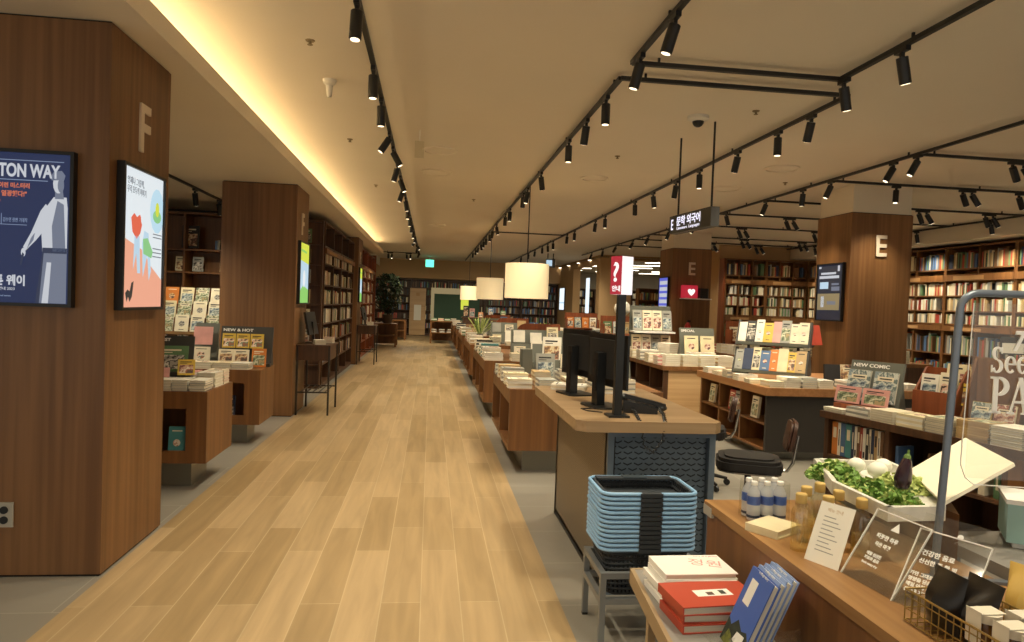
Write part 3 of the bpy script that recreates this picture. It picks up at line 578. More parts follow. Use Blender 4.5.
# magazine rack, two-sided stepped display with many covers
t = thing('magazine_rack', 'stepped magazine rack full of colourful covers between the left columns', 'magazine rack', (-5.2, 10.6, 0))
b = MB().box(0, 2.4, .05, .5, 0, 1.0, 'wood_brown');
for k in range(3): b.box(0, 2.4, .0+.1*k, .5, 1.0+.0*k, 1.04+.20*k, 'wood_brown').box(0, 2.4, -.03+.1*k, 0.0+.1*k, 1.04+.20*k-.2 if k else .98, 1.06+.20*k-.18 if k else 1.02, 'label_strip')
b.build('body', t)
mg = ['white', 'cream', 'red', 'yellow', 'ivory', 'blue', 'pink', 'white', 'orange', 'green', 'grey', 'ivory']
kk = 0
for k in range(3):
    for j in range(11):
        c = mg[kk*5 % 12 if kk % 3 else (kk*7+1) % 12]; kk += 1
        face_out(T(-5.1+j*.215, 10.56+.1*k, 1.02+.20*k), 0, 0, 0, .19, .25, .008, c, 1+kk % 3, 14, f'{c} magazine in the {("lower", "middle", "upper")[k]} row of the magazine rack', f'{c} magazines in the {("lower", "middle", "upper")[k]} row of the rack', 4)
for j, c in enumerate(('blue', 'yellow', 'grey', 'red')): face_out(T(-4.1+j*.3+.2, 10.6, .72), 0, 0, 0, .19, .25, .01, c, 2, 6, f'{c} magazine standing low under the magazine rack', boost=4)

# F bookcases with the long side to the aisle
bc, M = bookcase('end of the dark wall bookcase behind the second left column', -2.72, 12.3, 0, .84, .1, 0, 2.92, (.42, .78, 1.13, 1.47, 1.82, 2.17, 2.52), 1)
for i, z in enumerate((.79, 1.14, 1.48, 1.83, 2.18, 2.53)):
    face_out(M, .55, .07, z, .17, .24, .02, ('grey', 'cream', 'tan', 'grey', 'brown', 'green')[i], 1, 3, f'{("grey", "cream", "tan", "grey", "brown", "green")[i]} cover on the {ORD[5-i]} shelf from the top of the bookcase end panel', boost=6)
zsF = (.42, .78, 1.13, 1.47, 1.82, 2.2, 2.5)
for u, (y0, d) in enumerate([(12.42, 'nearer'), (14.7, 'farther')]):
    bc, M = bookcase(f'dark wood wall bookcase facing the aisle between second and third left columns, {d} unit', -1.86, y0, 90, 2.24, .4, 0, 2.92, zsF, 2, strips=((2.36, 2.45),))
    for r_, z in enumerate(zsF[:-1]):
        fill_row(M, .04, 1.1, .02, z, .26, PALE if r_ > 1 else DARKP, f'pale book on row {r_+1} from the floor in the {d} bookcase facing the aisle', .8); fill_row(M, 1.15, 2.18, .02, z, .26, PALE if r_ > 1 else DARKP, f'pale book on row {r_+1} from the floor in the {d} bookcase facing the aisle', .8)
for u, (y0, d) in enumerate([(17.95, 'nearer'), (20.4, 'farther')]):
    bc, M = bookcase(f'dark wood wall bookcase beyond the third left column, {d} unit', -1.84, y0, 90, 2.4, .4, 0, 2.92, zsF, 2, strips=((2.36, 2.45),), m='wood_red')
    for r_, z in enumerate(zsF[:-1]): fill_row(M, .04, 2.3, .02, z, .26, PALE, 'book in the bookcase beyond the third left column', .5)
t = thing('end_panel', 'plain wood end panel closing the left bookcases at the far end', 'panel', (-2.2, 22.85, 0)); MB().box(-.1, .4, 0, .08, 0, 3.0, 'wood_red').build('panel', t)

def desk(x, y, s_, label):
    t = thing('reading_desk', label, 'desk', (x, y, 0)); W, D_ = .45, .8
    MB().box(-W/2, W/2, 0, D_, .925, .95, 'wood_dark').build('desk_top', t)
    MB().box(-W/2+.02, W/2-.02, .02, D_-.02, .74, .925, 'wood_dark').build('drawer_box', t)
    for a in (-1, 1):
        for c in (0, 1): MB().box(a*(W/2-.016)-.012, a*(W/2-.016)+.012, .01+c*(D_-.045), .035+c*(D_-.045), 0, .925, 'desk_metal').build('leg', t)
    q = MB().box(-W/2+.03, W/2-.03, .012, .028, .30, .318, 'desk_metal').box(-W/2+.03, W/2-.03, D_-.03, D_-.015, .30, .318, 'desk_metal')
    for k in range(5): q.box(-W/2+.06+k*.08, -W/2+.07+k*.08, .02, D_-.02, .303, .315, 'desk_metal')
    q.build('foot_grid', t)
    e = thing('computer_monitor', f'slim black monitor on a slanted stand on the {s_}', 'monitor', (x-.05, y+.42, .95), 84)
    MB().box(-.23, .23, -.015, .015, .12, .44, 'black', RX(-12)).build('screen', e); MB().box(-.03, .03, 0, .03, 0, .3, 'black', RX(-4)).build('neck', e); MB().box(-.12, .12, -.08, .1, 0, .012, 'black').build('base', e)
desk(-1.545, 9.52, 'dark desk beside the second left column', 'dark slim-legged desk beside the second left column'); desk(-1.53, 17.0, 'dark desk beside the third left column', 'dark slim-legged desk beside the third left column')
stack(-1.5, 9.72, .95, 3, .14, .19, .02, CYC('white', 'ivory'), 20, 'white book in the small pile on the nearer dark desk'); stack(-1.42, 10.1, .95, 4, .13, .18, .02, CYC('ivory', 'pink'), 0, 'ivory and pink book in the rear pile on the nearer dark desk')
stack(-1.45, 17.2, .95, 4, .14, .19, .02, CYC('white', 'ivory'), 0, 'white book in the pile on the farther dark desk')

# far end of the aisle
t = thing('potted_tree', 'dark leafy potted tree at the far left of the aisle', 'tree', (-1.45, 24.0, .78))
b = MB();
for k in range(5): a = k*72; b.tube([(0, 0, .25), (.08*math.cos(R(a)), .08*math.sin(R(a)), .8), (.28*math.cos(R(a)), .28*math.sin(R(a)), 1.25)], [.02, .015, .006], 'trunk', n=6)
b.build('trunk', t); b = MB(); rr = random.Random(3)
for k in range(900):
    th = rr.uniform(0, 6.283); z = rr.uniform(.35, 1.68); rad = .52*math.sqrt(max(.02, 1-((z-1.05)/.72)**2))*rr.uniform(.3, 1)
    b.add([(-.02, 0, 0), (0, -.05, .008), (.02, 0, 0), (0, .05, -.004)], [(0, 1, 2, 3)], 'dark_leaf', T(rad*math.cos(th), rad*math.sin(th), z) @ Matrix.Rotation(rr.uniform(0, 6), 4, (rr.random(), rr.random(), rr.random()+.1)) @ Matrix.Scale(1.5, 4))
b.build('foliage', t); MB().lathe([(.14, 0), (.19, .3), (.17, .3), (.16, .26)], 'pot', None, 20).build('pot', t, True)
def far_table(x0, x1, y0, y1, z, label, m='wood_brown'):
    t = thing('display_table', label, 'display table', (x0, y0, 0)); W = x1-x0; D_ = y1-y0
    MB().box(0, W, 0, D_, z-.05, z, m).build('table_top', t)
    for a, b_ in ((0, 0), (W-.06, 0), (0, D_-.06), (W-.06, D_-.06)): MB().box(a, a+.06, b_, b_+.06, 0, z-.05, m).build('leg', t)
    MB().box(.06, W-.06, .02, D_-.02, z*.45, z*.45+.03, m).build('shelf', t); MB().box(.06, W-.06, D_-.05, D_-.03, .05, z-.05, m).build('back_panel', t)
far_table(-2.1, -1.12, 23.6, 24.6, .78, 'small dark table under the potted tree'); far_table(-1.5, -.95, 27.6, 28.6, .8, 'brown table right of the potted tree'); far_table(0, 1.0, 26.2, 27.4, .86, 'wide brown table at the far end of the aisle, before the green board')
for x in (.15, .4, .65, .88): stack(x, 26.45, .86, 3, .2, .22, .03, CYC(rnd.choice(PALE), rnd.choice(SPINES)), 0, 'book in a low pile on the wide far table')
for x in (.15, .45, .75): stack(x, 26.5, .42, 4, .2, .22, .03, CYC('white', 'grey', 'brown'), 0, 'book on the lower shelf of the wide far table')
for u in range(5):
    x = -2.6 + u*1.7
    bc, M = bookcase(f'dark bookcase on the far wall, {ORD[u]} from the left', x, 31.9, 0, 1.68, .38, 0, 2.55, (.35, .75, 1.15, 1.5, 1.85, 2.2), 2)
    for z in (.35, .75, 1.15, 1.5, 1.85, 2.2): fill_row(M, .04, 1.6, .02, z, .27, DARKP, 'book in the far wall bookcases', .75, tmin=.03, tmax=.06)
t = thing('wall_cabinet', 'tall light wood panel cabinet with a white notice on the far wall', 'cabinet', (-.95, 31.7, 0)); MB().box(0, .72, 0, .15, .02, 2.15, 'wood_light').build('door', t); MB().box(.2, .52, -.02, 0, .7, 1.4, 'paper').box(.28, .44, -.024, -.02, 1.8, 1.95, 'label_strip').build('notice', t)
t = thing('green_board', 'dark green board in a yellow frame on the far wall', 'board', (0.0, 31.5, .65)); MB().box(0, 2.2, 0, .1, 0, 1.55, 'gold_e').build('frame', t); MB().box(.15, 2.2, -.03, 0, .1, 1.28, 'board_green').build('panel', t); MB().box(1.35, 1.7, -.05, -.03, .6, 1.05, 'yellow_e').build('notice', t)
t = thing('till_counter', 'dark counter with small items under the far lampshades', 'counter', (1.3, 27.6, 0)); MB().box(0, 2.2, 0, .8, 0, .95, 'wood_dark').build('body', t); MB().box(-.05, 2.25, -.05, .85, .95, 1.0, 'wood_dark').build('counter_top', t)
for i, (x, c, h) in enumerate([(.1, 'black', .45), (.35, 'pink', .35), (.7, 'orange', .22), (1.1, 'blue', .4), (1.6, 'green', .3)]): face_out(T(1.3, 27.7, 1.0), x, 0, 0, .2, h, .06, c, 1, 5, f'{c} item standing on the dark far counter', boost=3)

# ---------------------------------------------------------------- island row right of the aisle
ISL = [(6.43, 8.15, 'nearest'), (9.55, 12.1, 'second'), (13.1, 15.6, 'third'), (16.5, 19.0, 'fourth'), (20.0, 22.4, 'fifth'), (23.4, 25.4, 'last')]
for k, (y0, y1, nm) in enumerate(ISL):
    carcass(f'{nm} brown book island with an open niche along the wooden aisle', .765, 2.25, y0, y1, div=1 if k == 0 else 2, m='wood_brown')
pal = [CYC('white', 'ivory'), CYC('cream', 'white'), CYC('white', 'grey'), CYC('ivory', 'tan'), CYC('grey', 'white')]
pn = ['white and ivory', 'cream and white', 'white and grey', 'ivory and tan', 'grey and white']
PLN = ['nearest the camera', 'next to the corner', 'in the middle', 'fourth along', 'fifth along', 'sixth along', 'seventh along', 'eighth along', 'ninth along']
for i in range(5):  # aisle edge of first island
    y = 6.58 + i*.31; p = i % 5
    stack(.87, y, Z8, (4, 5, 6, 6, 5)[i], .165, .235, .022, pal[p], 90, f'{pn[p]} book in aisle side pile {i+1} from the front, nearest island')
for i in range(4):
    x = 1.13 + i*.25; p = (i+2) % 5
    stack(x, 6.58, Z8, (4, 5, 4, 4)[i], .17, .24, .022, pal[p], 0, f'{pn[p]} book in front pile {i+1} from the aisle, nearest island')
    stack(x, 6.9, Z8, (6, 7, 5, 6)[i], .17, .24, .022, pal[(p+1) % 5], 0, f'{pn[(p+1)%5]} book in second row pile {i+1} from the aisle, nearest island')
# leaning books on a small tiered stand
def tier_stand(label, x, y, z, rz, W, rows, m='grey_board', dz=.2, dy=.12):
    t = thing('tiered_stand', label, 'book stand', (x, y, z), rz)
    for r_ in range(rows):
        MB().box(0, W, dy*r_-.05, dy*r_+.02, dz*r_, dz*r_+.03, m).box(0, W, .012, .022, 0, .2, m, T(0, dy*r_-.02, dz*r_+.03) @ RX(-15)).build('tier', t)
        if r_: MB().box(0, W, dy*r_-.04, dy*(r_)+.02, 0, dz*r_, m).build('riser', t)
    return T(x, y, z) @ RZ(rz)
M = tier_stand('grey two-tier stand with leaning pale books on the nearest island', 1.1, 7.2, Z8, 0, 1.05, 2, dz=.16)
for i, c in enumerate(('grey', 'ivory', 'white', 'white')): face_out(M, .12+i*.26, -.03, .03, .2, .26, .03, c, 4 if i % 2 else 1, 14, f'{c} book leaning in the lower tier on the nearest island, {ORD[i]} from the aisle', boost=3)
for i, c in enumerate(('white', 'grey', 'ivory')): face_out(M, .2+i*.3, .10, .19, .2, .27, .03, c, 1, 14, f'{c} book leaning in the upper tier on the nearest island, {ORD[i]} from the aisle', boost=3, rz=(-14, 10, -8)[i])
def divider(x, y, w_, h_, label, rz=0, m='wood_red', z=Z8):
    t = thing('book_divider', label, 'divider', (x, y, z), rz); r = .16; n = 8
    pts = [(0, 0), (w_, 0), (w_, h_)] + [(r - r*math.sin(math.pi/2*i/n), h_ - r + r*math.cos(math.pi/2*i/n)) for i in range(n+1)]
    MB().prism(pts, 0, .03, m, RX(90)).build('panel', t); MB().box(w_-.03, w_, -.0, .35, 0, h_*.97, m).build('side_wing', t); MB().box(0, w_-.03, .0, .3, .0, .03, m).build('base', t)
divider(1.68, 7.85, .62, .50, 'rounded reddish wood divider standing behind the monitors on the nearest island')
vs = thing('vase', 'grey box planter on the nearest island behind the pale stacks', 'planter', (1.18, 8.0, Z8)); MB().box(-.12, .12, -.08, .08, 0, .28, 'grey_board', bev=.02).build('planter', vs)
for k in range(1, 6):
    y0, y1, nm = ISL[k]; L_ = y1-y0
    for i in range(int(L_/.36)):
        y = y0 + .17 + i*.35; c = rnd.choice(PALE)
        if k > 3 and i > 2: break
        stack(.9, y, Z8, rnd.randint(3, 7), .2, .26, .026, CYC(c, 'white') if (k, i) != (1, 2) else CYC('teal', 'white'), 90, f'{c if (k,i)!=(1,2) else "teal"} book in aisle side pile {i+1} from the front, {nm} island')
    for i in range(3 if k < 4 else 0):
        c = rnd.choice(PALE); stack(1.25 + i*.3, y0+.17, Z8, rnd.randint(3, 6), .2, .26, .026, CYC(c, 'ivory'), 0, f'{c} book in front row pile {i+1} of the {nm} island')
    if k < 4:
        M = tier_stand(f'grey tiered stand of leaning books on the {nm} island', 1.2, y0+.55, Z8, 0, 1.0, 2)
        for r_ in range(2):
            for i in range(4): c = rnd.choice(['white', 'ivory', 'grey', 'cream', 'tan', 'white', 'grey', 'blue', 'brown']); face_out(M, .12+i*.25, -.03+.12*r_, .03+.2*r_, .17, .15+.03*((i*3+r_) % 4), .03, c, (0, 3, 4, 0, 1)[(i+k+r_) % 5], 14, f'{c} book leaning in the {("lower", "upper")[r_]} tier on the {nm} island, {ORD[i]} from the aisle', boost=1.5)
        divider(1.35, y0+1.3, .7, .5, f'reddish wood divider on the {nm} island')
for (x, y, nm) in ((1.75, 11.2, 'second'), (1.0, 13.9, 'third')):
    t = thing('flower_bunch', f'pale dried grass arrangement on the {nm} island', 'plant', (x, y, Z8)); b = MB(); rr = random.Random(5)
    for k in range(60):
        a = rr.uniform(0, 6.28); s_ = rr.uniform(.05, .25); h_ = rr.uniform(.3, .52); b.tube([(0, 0, .1), (s_*.4*math.cos(a), s_*.4*math.sin(a), h_*.6), (s_*math.cos(a), s_*math.sin(a), h_)], [.003, .004, .009], 'leaf_pale' if k % 2 else 'stem_green', n=5)
    b.build('stems', t); MB().lathe([(.06, 0), (.08, .1), (.06, .18), (.05, .18)], 'grey_board', None, 16).build('pot', t, True)

# ---------------------------------------------------------------- help counter
t = thing('help_counter', 'help desk counter with wood top and blue grey perforated front', 'counter', (1.0, 3.72, 0))
MB().box(-.19, .64, -.06, 1.52, .92, .98, 'wood_top', bev=.05).build('counter_top', t)
b = MB().box(0, .04, .035, 1.5, .03, .92, 'brown_mesh').box(.0, .045, 1.46, 1.52, 0, .92, 'dark_metal').box(.0, .05, .03, .06, 0, .92, 'dark_metal').box(0, .045, .03, 1.5, 0, .05, 'dark_metal'); b.build('side_panel', t)
b = MB().box(.045, .58, .035, .05, .02, .92, 'blue_scales'); b.build('front_panel', t)
MB().box(.0, .035, .0, .05, 0, .92, 'blue_metal').box(.585, .62, .0, .05, 0, .92, 'blue_metal').box(.035, .585, .0, .05, .885, .92, 'blue_metal').box(.035, .585, .0, .05, 0, .04, 'blue_metal').build('front_frame', t)
MB().box(.58, .62, .05, 1.5, .02, .92, 'dark_panel').build('staff_side_panel', t)
def monitor(x, y, ang, label):
    t = thing('computer_monitor', label, 'monitor', (x, y, .98), ang)
    MB().box(-.26, .26, -.006, .008, .13, .455, 'phone_black').box(-.2, .2, .008, .03, .18, .42, 'black_matte').box(-.245, .245, -.0075, -.006, .15, .44, 'black').build('screen', t)
    MB().box(-.035, .035, .03, .085, .012, .34, 'phone_black').box(-.022, .022, .086, .09, .1, .3, 'dark_metal').build('stand', t)
    MB().box(-.13, .13, -.07, .13, 0, .012, 'phone_black', bev=.03).build('base', t)
monitor(1.06, 4.80, 106, 'black monitor seen from behind, the left one on the help counter'); monitor(1.11, 4.22, 103, 'black monitor seen from behind, the right one beside the question mark pole')
t = thing('question_sign', 'red and white lightbox with a question mark on a black pole', 'sign', (1.075, 3.84, .98))
MB().box(-.022, .022, -.022, .022, .01, .70, 'black').build('pole', t); MB().box(-.06, .06, -.06, .06, 0, .012, 'black').build('base', t)
Q = T(0, 0, .685) @ RZ(32)
MB().box(-.05, .04, -.04, .04, .01, .225, 'white_sign', Q @ RZ(0)).build('light_box', t)
MB().box(-.052, .04, -.042, -.04, .01, .225, 'white_sign', Q).build('white_face', t)
# left face carries the red sheet
rf = MB().box(-.054, -.0505, -.042, .04, .01, .225, 'red_sign', Q).build('red_face', t)
text('?', .15, 'white_sign', Q @ T(-.0545, .026, .085) @ rot_of('-x') , .0008, parent=t, sx=1, bold=.003); text('안내', .035, 'white_sign', Q @ T(-.0545, .026, .03) @ rot_of('-x'), .0008, parent=t, bold=.001)
t = thing('telephone', 'black desk phone with a coiled cord hanging over the counter edge', 'telephone', (1.27, 4.05, .98), -12)
MB().prism([(-.1, 0), (.1, 0), (.1, .035), (-.1, .075)], -.1, .1, 'phone_black', RX(90)).build('body', t)
q = MB().box(-.11, .14, -.045, .0, .06, .085, 'phone_black', RY(12)).sphere((-.1, -.022, .085), .035, 'phone_black', sq=(1, .8, .6)).sphere((.13, -.022, .03), .035, 'phone_black', sq=(1, .8, .6)); q.build('handset', t, True)
q = MB()
for a in range(3):
    for c in range(4): q.box(-.02+a*.032, 0.0+a*.032, .02+c*.018, .032+c*.018, .058-a*.006, .064-a*.006, 'dark_metal')
q.build('keypad', t)
pts = []; path = [Vector(p) for p in ((.11, -.03, .03), (.12, -.2, .02), (.11, -.36, -.0), (.1, -.385, -.1), (.05, -.39, -.17), (0, -.385, -.14), (-.03, -.37, -.0), (-.04, -.2, .02), (-.05, -.08, .02))]
for i in range(len(path)-1):
    for k in range(12):
        f = k/12; p = path[i].lerp(path[i+1], f); a = (i*12+k)*2.1; pts.append(p + Vector((.009*math.cos(a), .004*math.sin(a), .009*math.sin(a))))
MB().tube(pts, .0048, 'phone_black', n=5).build('coiled_cord', t)
stack(1.05, 5.08, .98, 3, .2, .25, .012, CYC('white', 'ivory'), 70, 'white sheet stack lying at the far left of the help counter'); 
stack(1.36, 4.95, .98, 8, .19, .24, .012, CYC('white', 'ivory', 'grey'), 100, 'white booklet in the pile behind the monitors on the help counter')
t = thing('cable', 'black cable curling on the help counter by the sign pole', 'cable', (1.0, 4.0, .985)); MB().tube([(.02, -.05, 0), (-.06, 0, 0), (-.08, .08, 0), (0, .1, 0), (.1, .03, .005), (.2, .06, 0)], .004, 'black', n=6).build('cable', t)

# ---------------------------------------------------------------- baskets on a stand
t = thing('basket_stand', 'grey metal tube stand under the shopping baskets', 'stand', (.85, 3.16, 0)); W, D_, Hh = .5, .34, .35; r = .014
for a in (0, W):
    for c in (0, D_): MB().box(a-r, a+r, c-r, c+r, .012, Hh, 'stand_grey').box(a-r, a+r, c-r, c+r, 0, .012, 'black').build('leg', t)
for z, nm in ((Hh-.028, 'top_frame'), (.20, 'lower_frame')):
    MB().box(r, W-r, -r, r, z, z+.028, 'stand_grey').box(r, W-r, D_-r, D_+r, z, z+.028, 'stand_grey').box(-r, r, r, D_-r, z, z+.028, 'stand_grey').box(W-r, W+r, r, D_-r, z, z+.028, 'stand_grey').build(nm, t)
def rrect(w_, d_, r_, n=5):
    p = []
    for cx, cy, a0 in ((w_/2-r_, d_/2-r_, 0), (-w_/2+r_, d_/2-r_, 90), (-w_/2+r_, -d_/2+r_, 180), (w_/2-r_, -d_/2+r_, 270)):
        for i in range(n+1): a = R(a0+90*i/n); p.append((cx+r_*math.cos(a), cy+r_*math.sin(a)))
    return p
def basket_body(b, w0, d0, w1, d1, z0, z1, cols, rows):
    # tapering lattice wall: bars with real gaps
    P0 = rrect(w0, d0, .04); P1 = rrect(w1, d1, .05)
    b.prism(P0, z0, z0+.006, 'basket_dark')
    for i in range(rows+1):
        f = i/rows; pts = [(x0+(x1-x0)*f, y0+(y1-y0)*f, z0+(z1-z0)*f) for (x0, y0), (x1, y1) in zip(P0, P1)]; b.tube(pts, .0075, 'basket_dark', n=5, closed=True)
    def per(P, s_):
        L_ = [math.dist(P[i], P[(i+1) % len(P)]) for i in range(len(P))]; tt = s_*sum(L_); i = 0
        while tt > L_[i]: tt -= L_[i]; i = (i+1) % len(P)
        f = tt/L_[i]; return P[i][0]+(P[(i+1) % len(P)][0]-P[i][0])*f, P[i][1]+(P[(i+1) % len(P)][1]-P[i][1])*f
    for k in range(cols):
        a = per(P0, k/cols); c = per(P1, k/cols); b.tube([(a[0], a[1], z0), (c[0], c[1], z1)], .0062, 'basket_dark', n=4)
NB = 13; BX, BY = 1.075, 3.34
bg = None
for i in range(NB):
    z = .45 + i*.0222
    lab = ('blue rimmed dark shopping basket at the bottom of the stack' if i == 0 else 'topmost blue rimmed dark shopping basket of the stack' if i == NB-1 else 'blue rimmed shopping basket nested in the middle of the stack')
    if i in (0, 1, NB-1):
        t = thing('shopping_basket', lab, 'basket', (BX, BY, z), 0, 'nested shopping baskets'); s_ = 1.0
        b = MB()
        if i != 1: basket_body(b, .35, .22, .43, .29, -.23, .0, 56, 9 if i == 0 else 7)
        else: basket_body(b, .42, .285, .435, .295, -.03, 0, 40, 1)
        b.build('basket_body', t)
        q = MB(); P = rrect(.47, .33, .055, 7)
        for m_, sgn in (('L', -1), ('R', 1)):
            pp = [p for p in P if p[0]*sgn > .048]; pp.sort(key=lambda p: math.atan2(p[1], p[0]*sgn)); pp = [(sgn*.05, -.165)] + pp + [(sgn*.05, .165)]
            q.tube([(x, y, 0) for x, y in pp], .0095, 'rim_blue', n=8); q.tube([(x*.975, y*.97, -.011) for x, y in pp], .006, 'rim_line', n=6)
        q.build('blue_rim', t, True)
        MB().box(-.055, .055, -.18, -.155, -.012, .006, 'basket_dark', bev=.004).build('rim_clip', t); MB().box(-.055, .055, .155, .18, -.012, .006, 'basket_dark', bev=.004).build('rim_clip', t)
        if i == NB-1: MB().box(-.2, .2, .1, .128, .0, .01, 'basket_dark', bev=.004).box(-.2, .2, .132, .158, .0, .01, 'basket_dark', bev=.004).box(-.06, .06, .1, .16, .01, .014, 'rim_line').build('folded_handle', t)
        if i == 1: bg = t
    else:
        t = copy_tree(bg); t.location = (BX + rnd.uniform(-.002, .002), BY, z)

# ---------------------------------------------------------------- grey low table with books, foreground
t = thing('low_table', 'grey topped low table with a tan edge in the foreground', 'table', (0, 0, 0))
pts = [(.85, 2.68), (.785, 2.0), (.76, 1.7), (1.13, 1.7), (1.14, 2.70)]
MB().prism(pts, .52, .55, 'grey_top').build('table_top', t)
MB().prism([(.835, 2.69), (.745, 1.7), (.76, 1.7), (.85, 2.68)], .49, .551, 'tan_edge').prism([(.835, 2.695), (.85, 2.68), (1.14, 2.68), (1.14, 2.695)], .49, .551, 'tan_edge').build('edge_band', t)
for x, y in ((.9, 2.6), (1.05, 2.6), (.85, 1.8), (1.05, 1.8)): MB().box(x-.015, x+.015, y-.015, y+.015, 0, .52, 'tan_edge').build('leg', t)
def fine_book(x, y, z, w_, h_, t_, rz, cover, label, group=None, M=None, deco=None):
    """hardback with separate cover and page block; h runs along local x"""
    t = thing('book', label, 'book', (x, y, z), rz, group)
    if M is not None: t.matrix_world = M
    MB().box(0, w_, 0, h_, 0, .0035, cover).box(0, w_, 0, h_, t_-.0035, t_, cover).box(0, .004, 0, h_, .0035, t_-.0035, cover).build('cover', t)
    MB().box(.004, w_-.006, .005, h_-.005, .0035, t_-.0035, 'pages').build('pages', t)
    if deco: deco(t, w_, h_, t_)
    return t
def deco_white(t, w_, h_, t_):
    text('정원', .07, 'cover_pink', T(.12, .1, t_) @ RZ(-18), .0004, parent=t); text('story of a garden', .014, 'cover_pink', T(.17, .17, t_) @ RZ(-4), .0003, parent=t)
mat('cover_vermilion', '#B4462F', .5); mat('cover_cobalt', '#4866B4', .5); mat('cover_sky', '#8AA0CE', .5); mat('cover_snow', '#EDEAE2', .5); mat('photo_dark', '#2E3328', .7, noise=.5, nscale=(60, 60, 60)); mat('photo_olive', '#6B6E2E', .7, noise=.4, nscale=(70, 70, 70)); mat('photo_brown', '#5A4636', .7)
for i in range(5): fine_book(.845+(.0, .004, -.003, .006, .012)[i], 2.34+(.004, 0, .006, -.004, .0)[i], .5515+i*.0225, .27, .185, .022, (1, -1, 2, 0, 1)[i], 'cover_snow', 'topmost white hardback of the pile behind the red books' if i == 4 else 'white hardback in the pile behind the red books, under the top one', None if i == 4 else 'white hardbacks behind the red books', deco=deco_white if i == 4 else None)
def deco_red(t, w_, h_, t_):
    MB().box(.09, .22, .075, .125, t_, t_+.0006, 'cover_snow').box(.13, .155, .082, .105, t_+.0006, t_+.001, 'photo_brown').box(.18, .2, .085, .115, t_+.0006, t_+.001, 'photo_dark').build('cover_picture', t)
for i in range(3): fine_book(.845+(.0, .004, -.003)[i], 2.13+(0, .01, -.003)[i], .5515+i*.030, .30, .20, .029, (3, 1, 5)[i], 'cover_vermilion', ('bottom red hardback of the three', 'middle red hardback of the three', 'top red hardback with a small picture label')[i], None, deco=deco_red)
def deco_blue(t, w_, h_, t_):
    MB().box(.03, .075, .14, .22, t_, t_+.0006, 'cover_snow').build('cover_label', t)
    b = MB().prism([(.0, .0), (w_, 0), (w_, .06), (.13, .08), (.1, .07), (.06, .09), (.03, .06), (0, .075)], t_, t_+.0006, 'photo_dark').prism([(.01, 0), (.09, 0), (.06, .035), (.03, .045)], t_+.0006, t_+.0012, 'photo_olive').prism([(.07, .03), (.13, .02), (.13, .065), (.08, .06)], t_+.0006, t_+.0012, 'cover_snow').build('cover_photo', t)
    text('a village story', .012, 'cover_snow', T(.05, .245, t_), .0003, parent=t)
for i in range(4):
    M = T(.965+.0262*i, 2.07+.012*i, .558+.004) @ RZ(-94) @ RX(67)
    fine_book(0, 0, 0, .155, .25, .023, 0, 'cover_cobalt' if i == 0 else 'cover_sky', f'{("front", "second", "third", "rear")[i]} blue picture-cover book standing in the holder', None, M=M, deco=deco_blue)
t = thing('book_holder', 'clear holder keeping the blue books upright', 'holder', (.95, 2.0, .551)); MB().box(-.02, .27, -.02, .2, 0, .004, 'acrylic', RZ(10)).box(-.02, .27, -.02, -.016, .004, .06, 'acrylic', RZ(10)).build('holder', t)

# ---------------------------------------------------------------- brown side counter with drinks
t = thing('side_counter', 'brown wooden counter with bottles and acrylic signs at lower right', 'counter', (1.18, .6, 0))
MB().box(0, .59, 0, 2.2, .765, .80, 'wood_counter').build('counter_top', t); MB().box(.012, .57, .01, 2.19, .0, .765, 'wood_brown').build('body', t)
MB().box(-.002, .03, 2.12, 2.2015, .745, .785, 'outlet_plate').build('corner_tag', t)
def water(x, y, lab):
    t = thing('water_bottle', lab, 'bottle', (x, y, .80), 0, 'water bottles in the shrink pack')
    MB().lathe([(.001, 0), (.023, .002), (.025, .01), (.025, .09), (.023, .105), (.012, .128), (.011, .138)], 'bottle_water', None, 20, cap=False).build('bottle', t, True)
    MB().lathe([(.013, .136), (.013, .148), (.011, .150)], 'white', None, 14).build('cap', t, True); MB().lathe([(.0255, .062), (.0255, .095)], 'cover_cobalt', None, 20, cap=False).build('label', t, True); MB().lathe([(.0252, .012), (.0252, .022)], 'cover_navy', None, 20, cap=False).build('lower_label', t, True)
for i in range(3): water(1.265+.053*i, 2.53, f'{("left", "middle", "right")[i]} small water bottle of the front row, blue label')
for i in range(3): water(1.27+.053*i, 2.585, 'small blue labelled water bottle in the rear row, behind the front three')
t = thing('shrink_wrap', 'clear wrap around the small water bottles', 'wrap', (1.322, 2.557, .80)); P = rrect(.175, .12, .03); MB().add([(x, y, 0) for x, y in P] + [(x*.97, y*.97, .145) for x, y in P], [(i, (i+1) % len(P), len(P)+(i+1) % len(P), len(P)+i) for i in range(len(P))], 'glass').build('film', t, True)
t = fine_book(1.245, 2.30, .80, .16, .13, .028, 32, 'cover_cream', 'cream covered notebook lying before the water bottles')
def oilb(x, y, lab, h=.17):
    t = thing('glass_bottle', lab, 'bottle', (x, y, .80), rnd.uniform(0, 90))
    MB().lathe([(.001, .004), (.028, .002), (.030, .01), (.030, .13), (.027, .142), (.019, .152), (.019, .166)], 'bottle_clear', None, 24, cap=False).build('glass', t, True)
    MB().lathe([(.001, .012), (.0265, .013), (.0265, .075), (.001, .076)], 'oil', None, 20, cap=False).build('liquid', t, True); MB().lathe([(.017, .162), (.0185, .165), (.0185, .192), (.016, .195)], 'cork_gold', None, 16).build('cap', t, True)
for i, (x, y, d) in enumerate([(1.27, 2.20, 'front left'), (1.35, 2.17, 'front, half behind the white card'), (1.34, 2.29, 'second row, left'), (1.43, 2.24, 'second row, middle'), (1.45, 2.14, 'right end of the group behind the card'), (1.42, 2.34, 'rear row')]): oilb(x, y, f'tall glass bottle with golden cap, {d}')
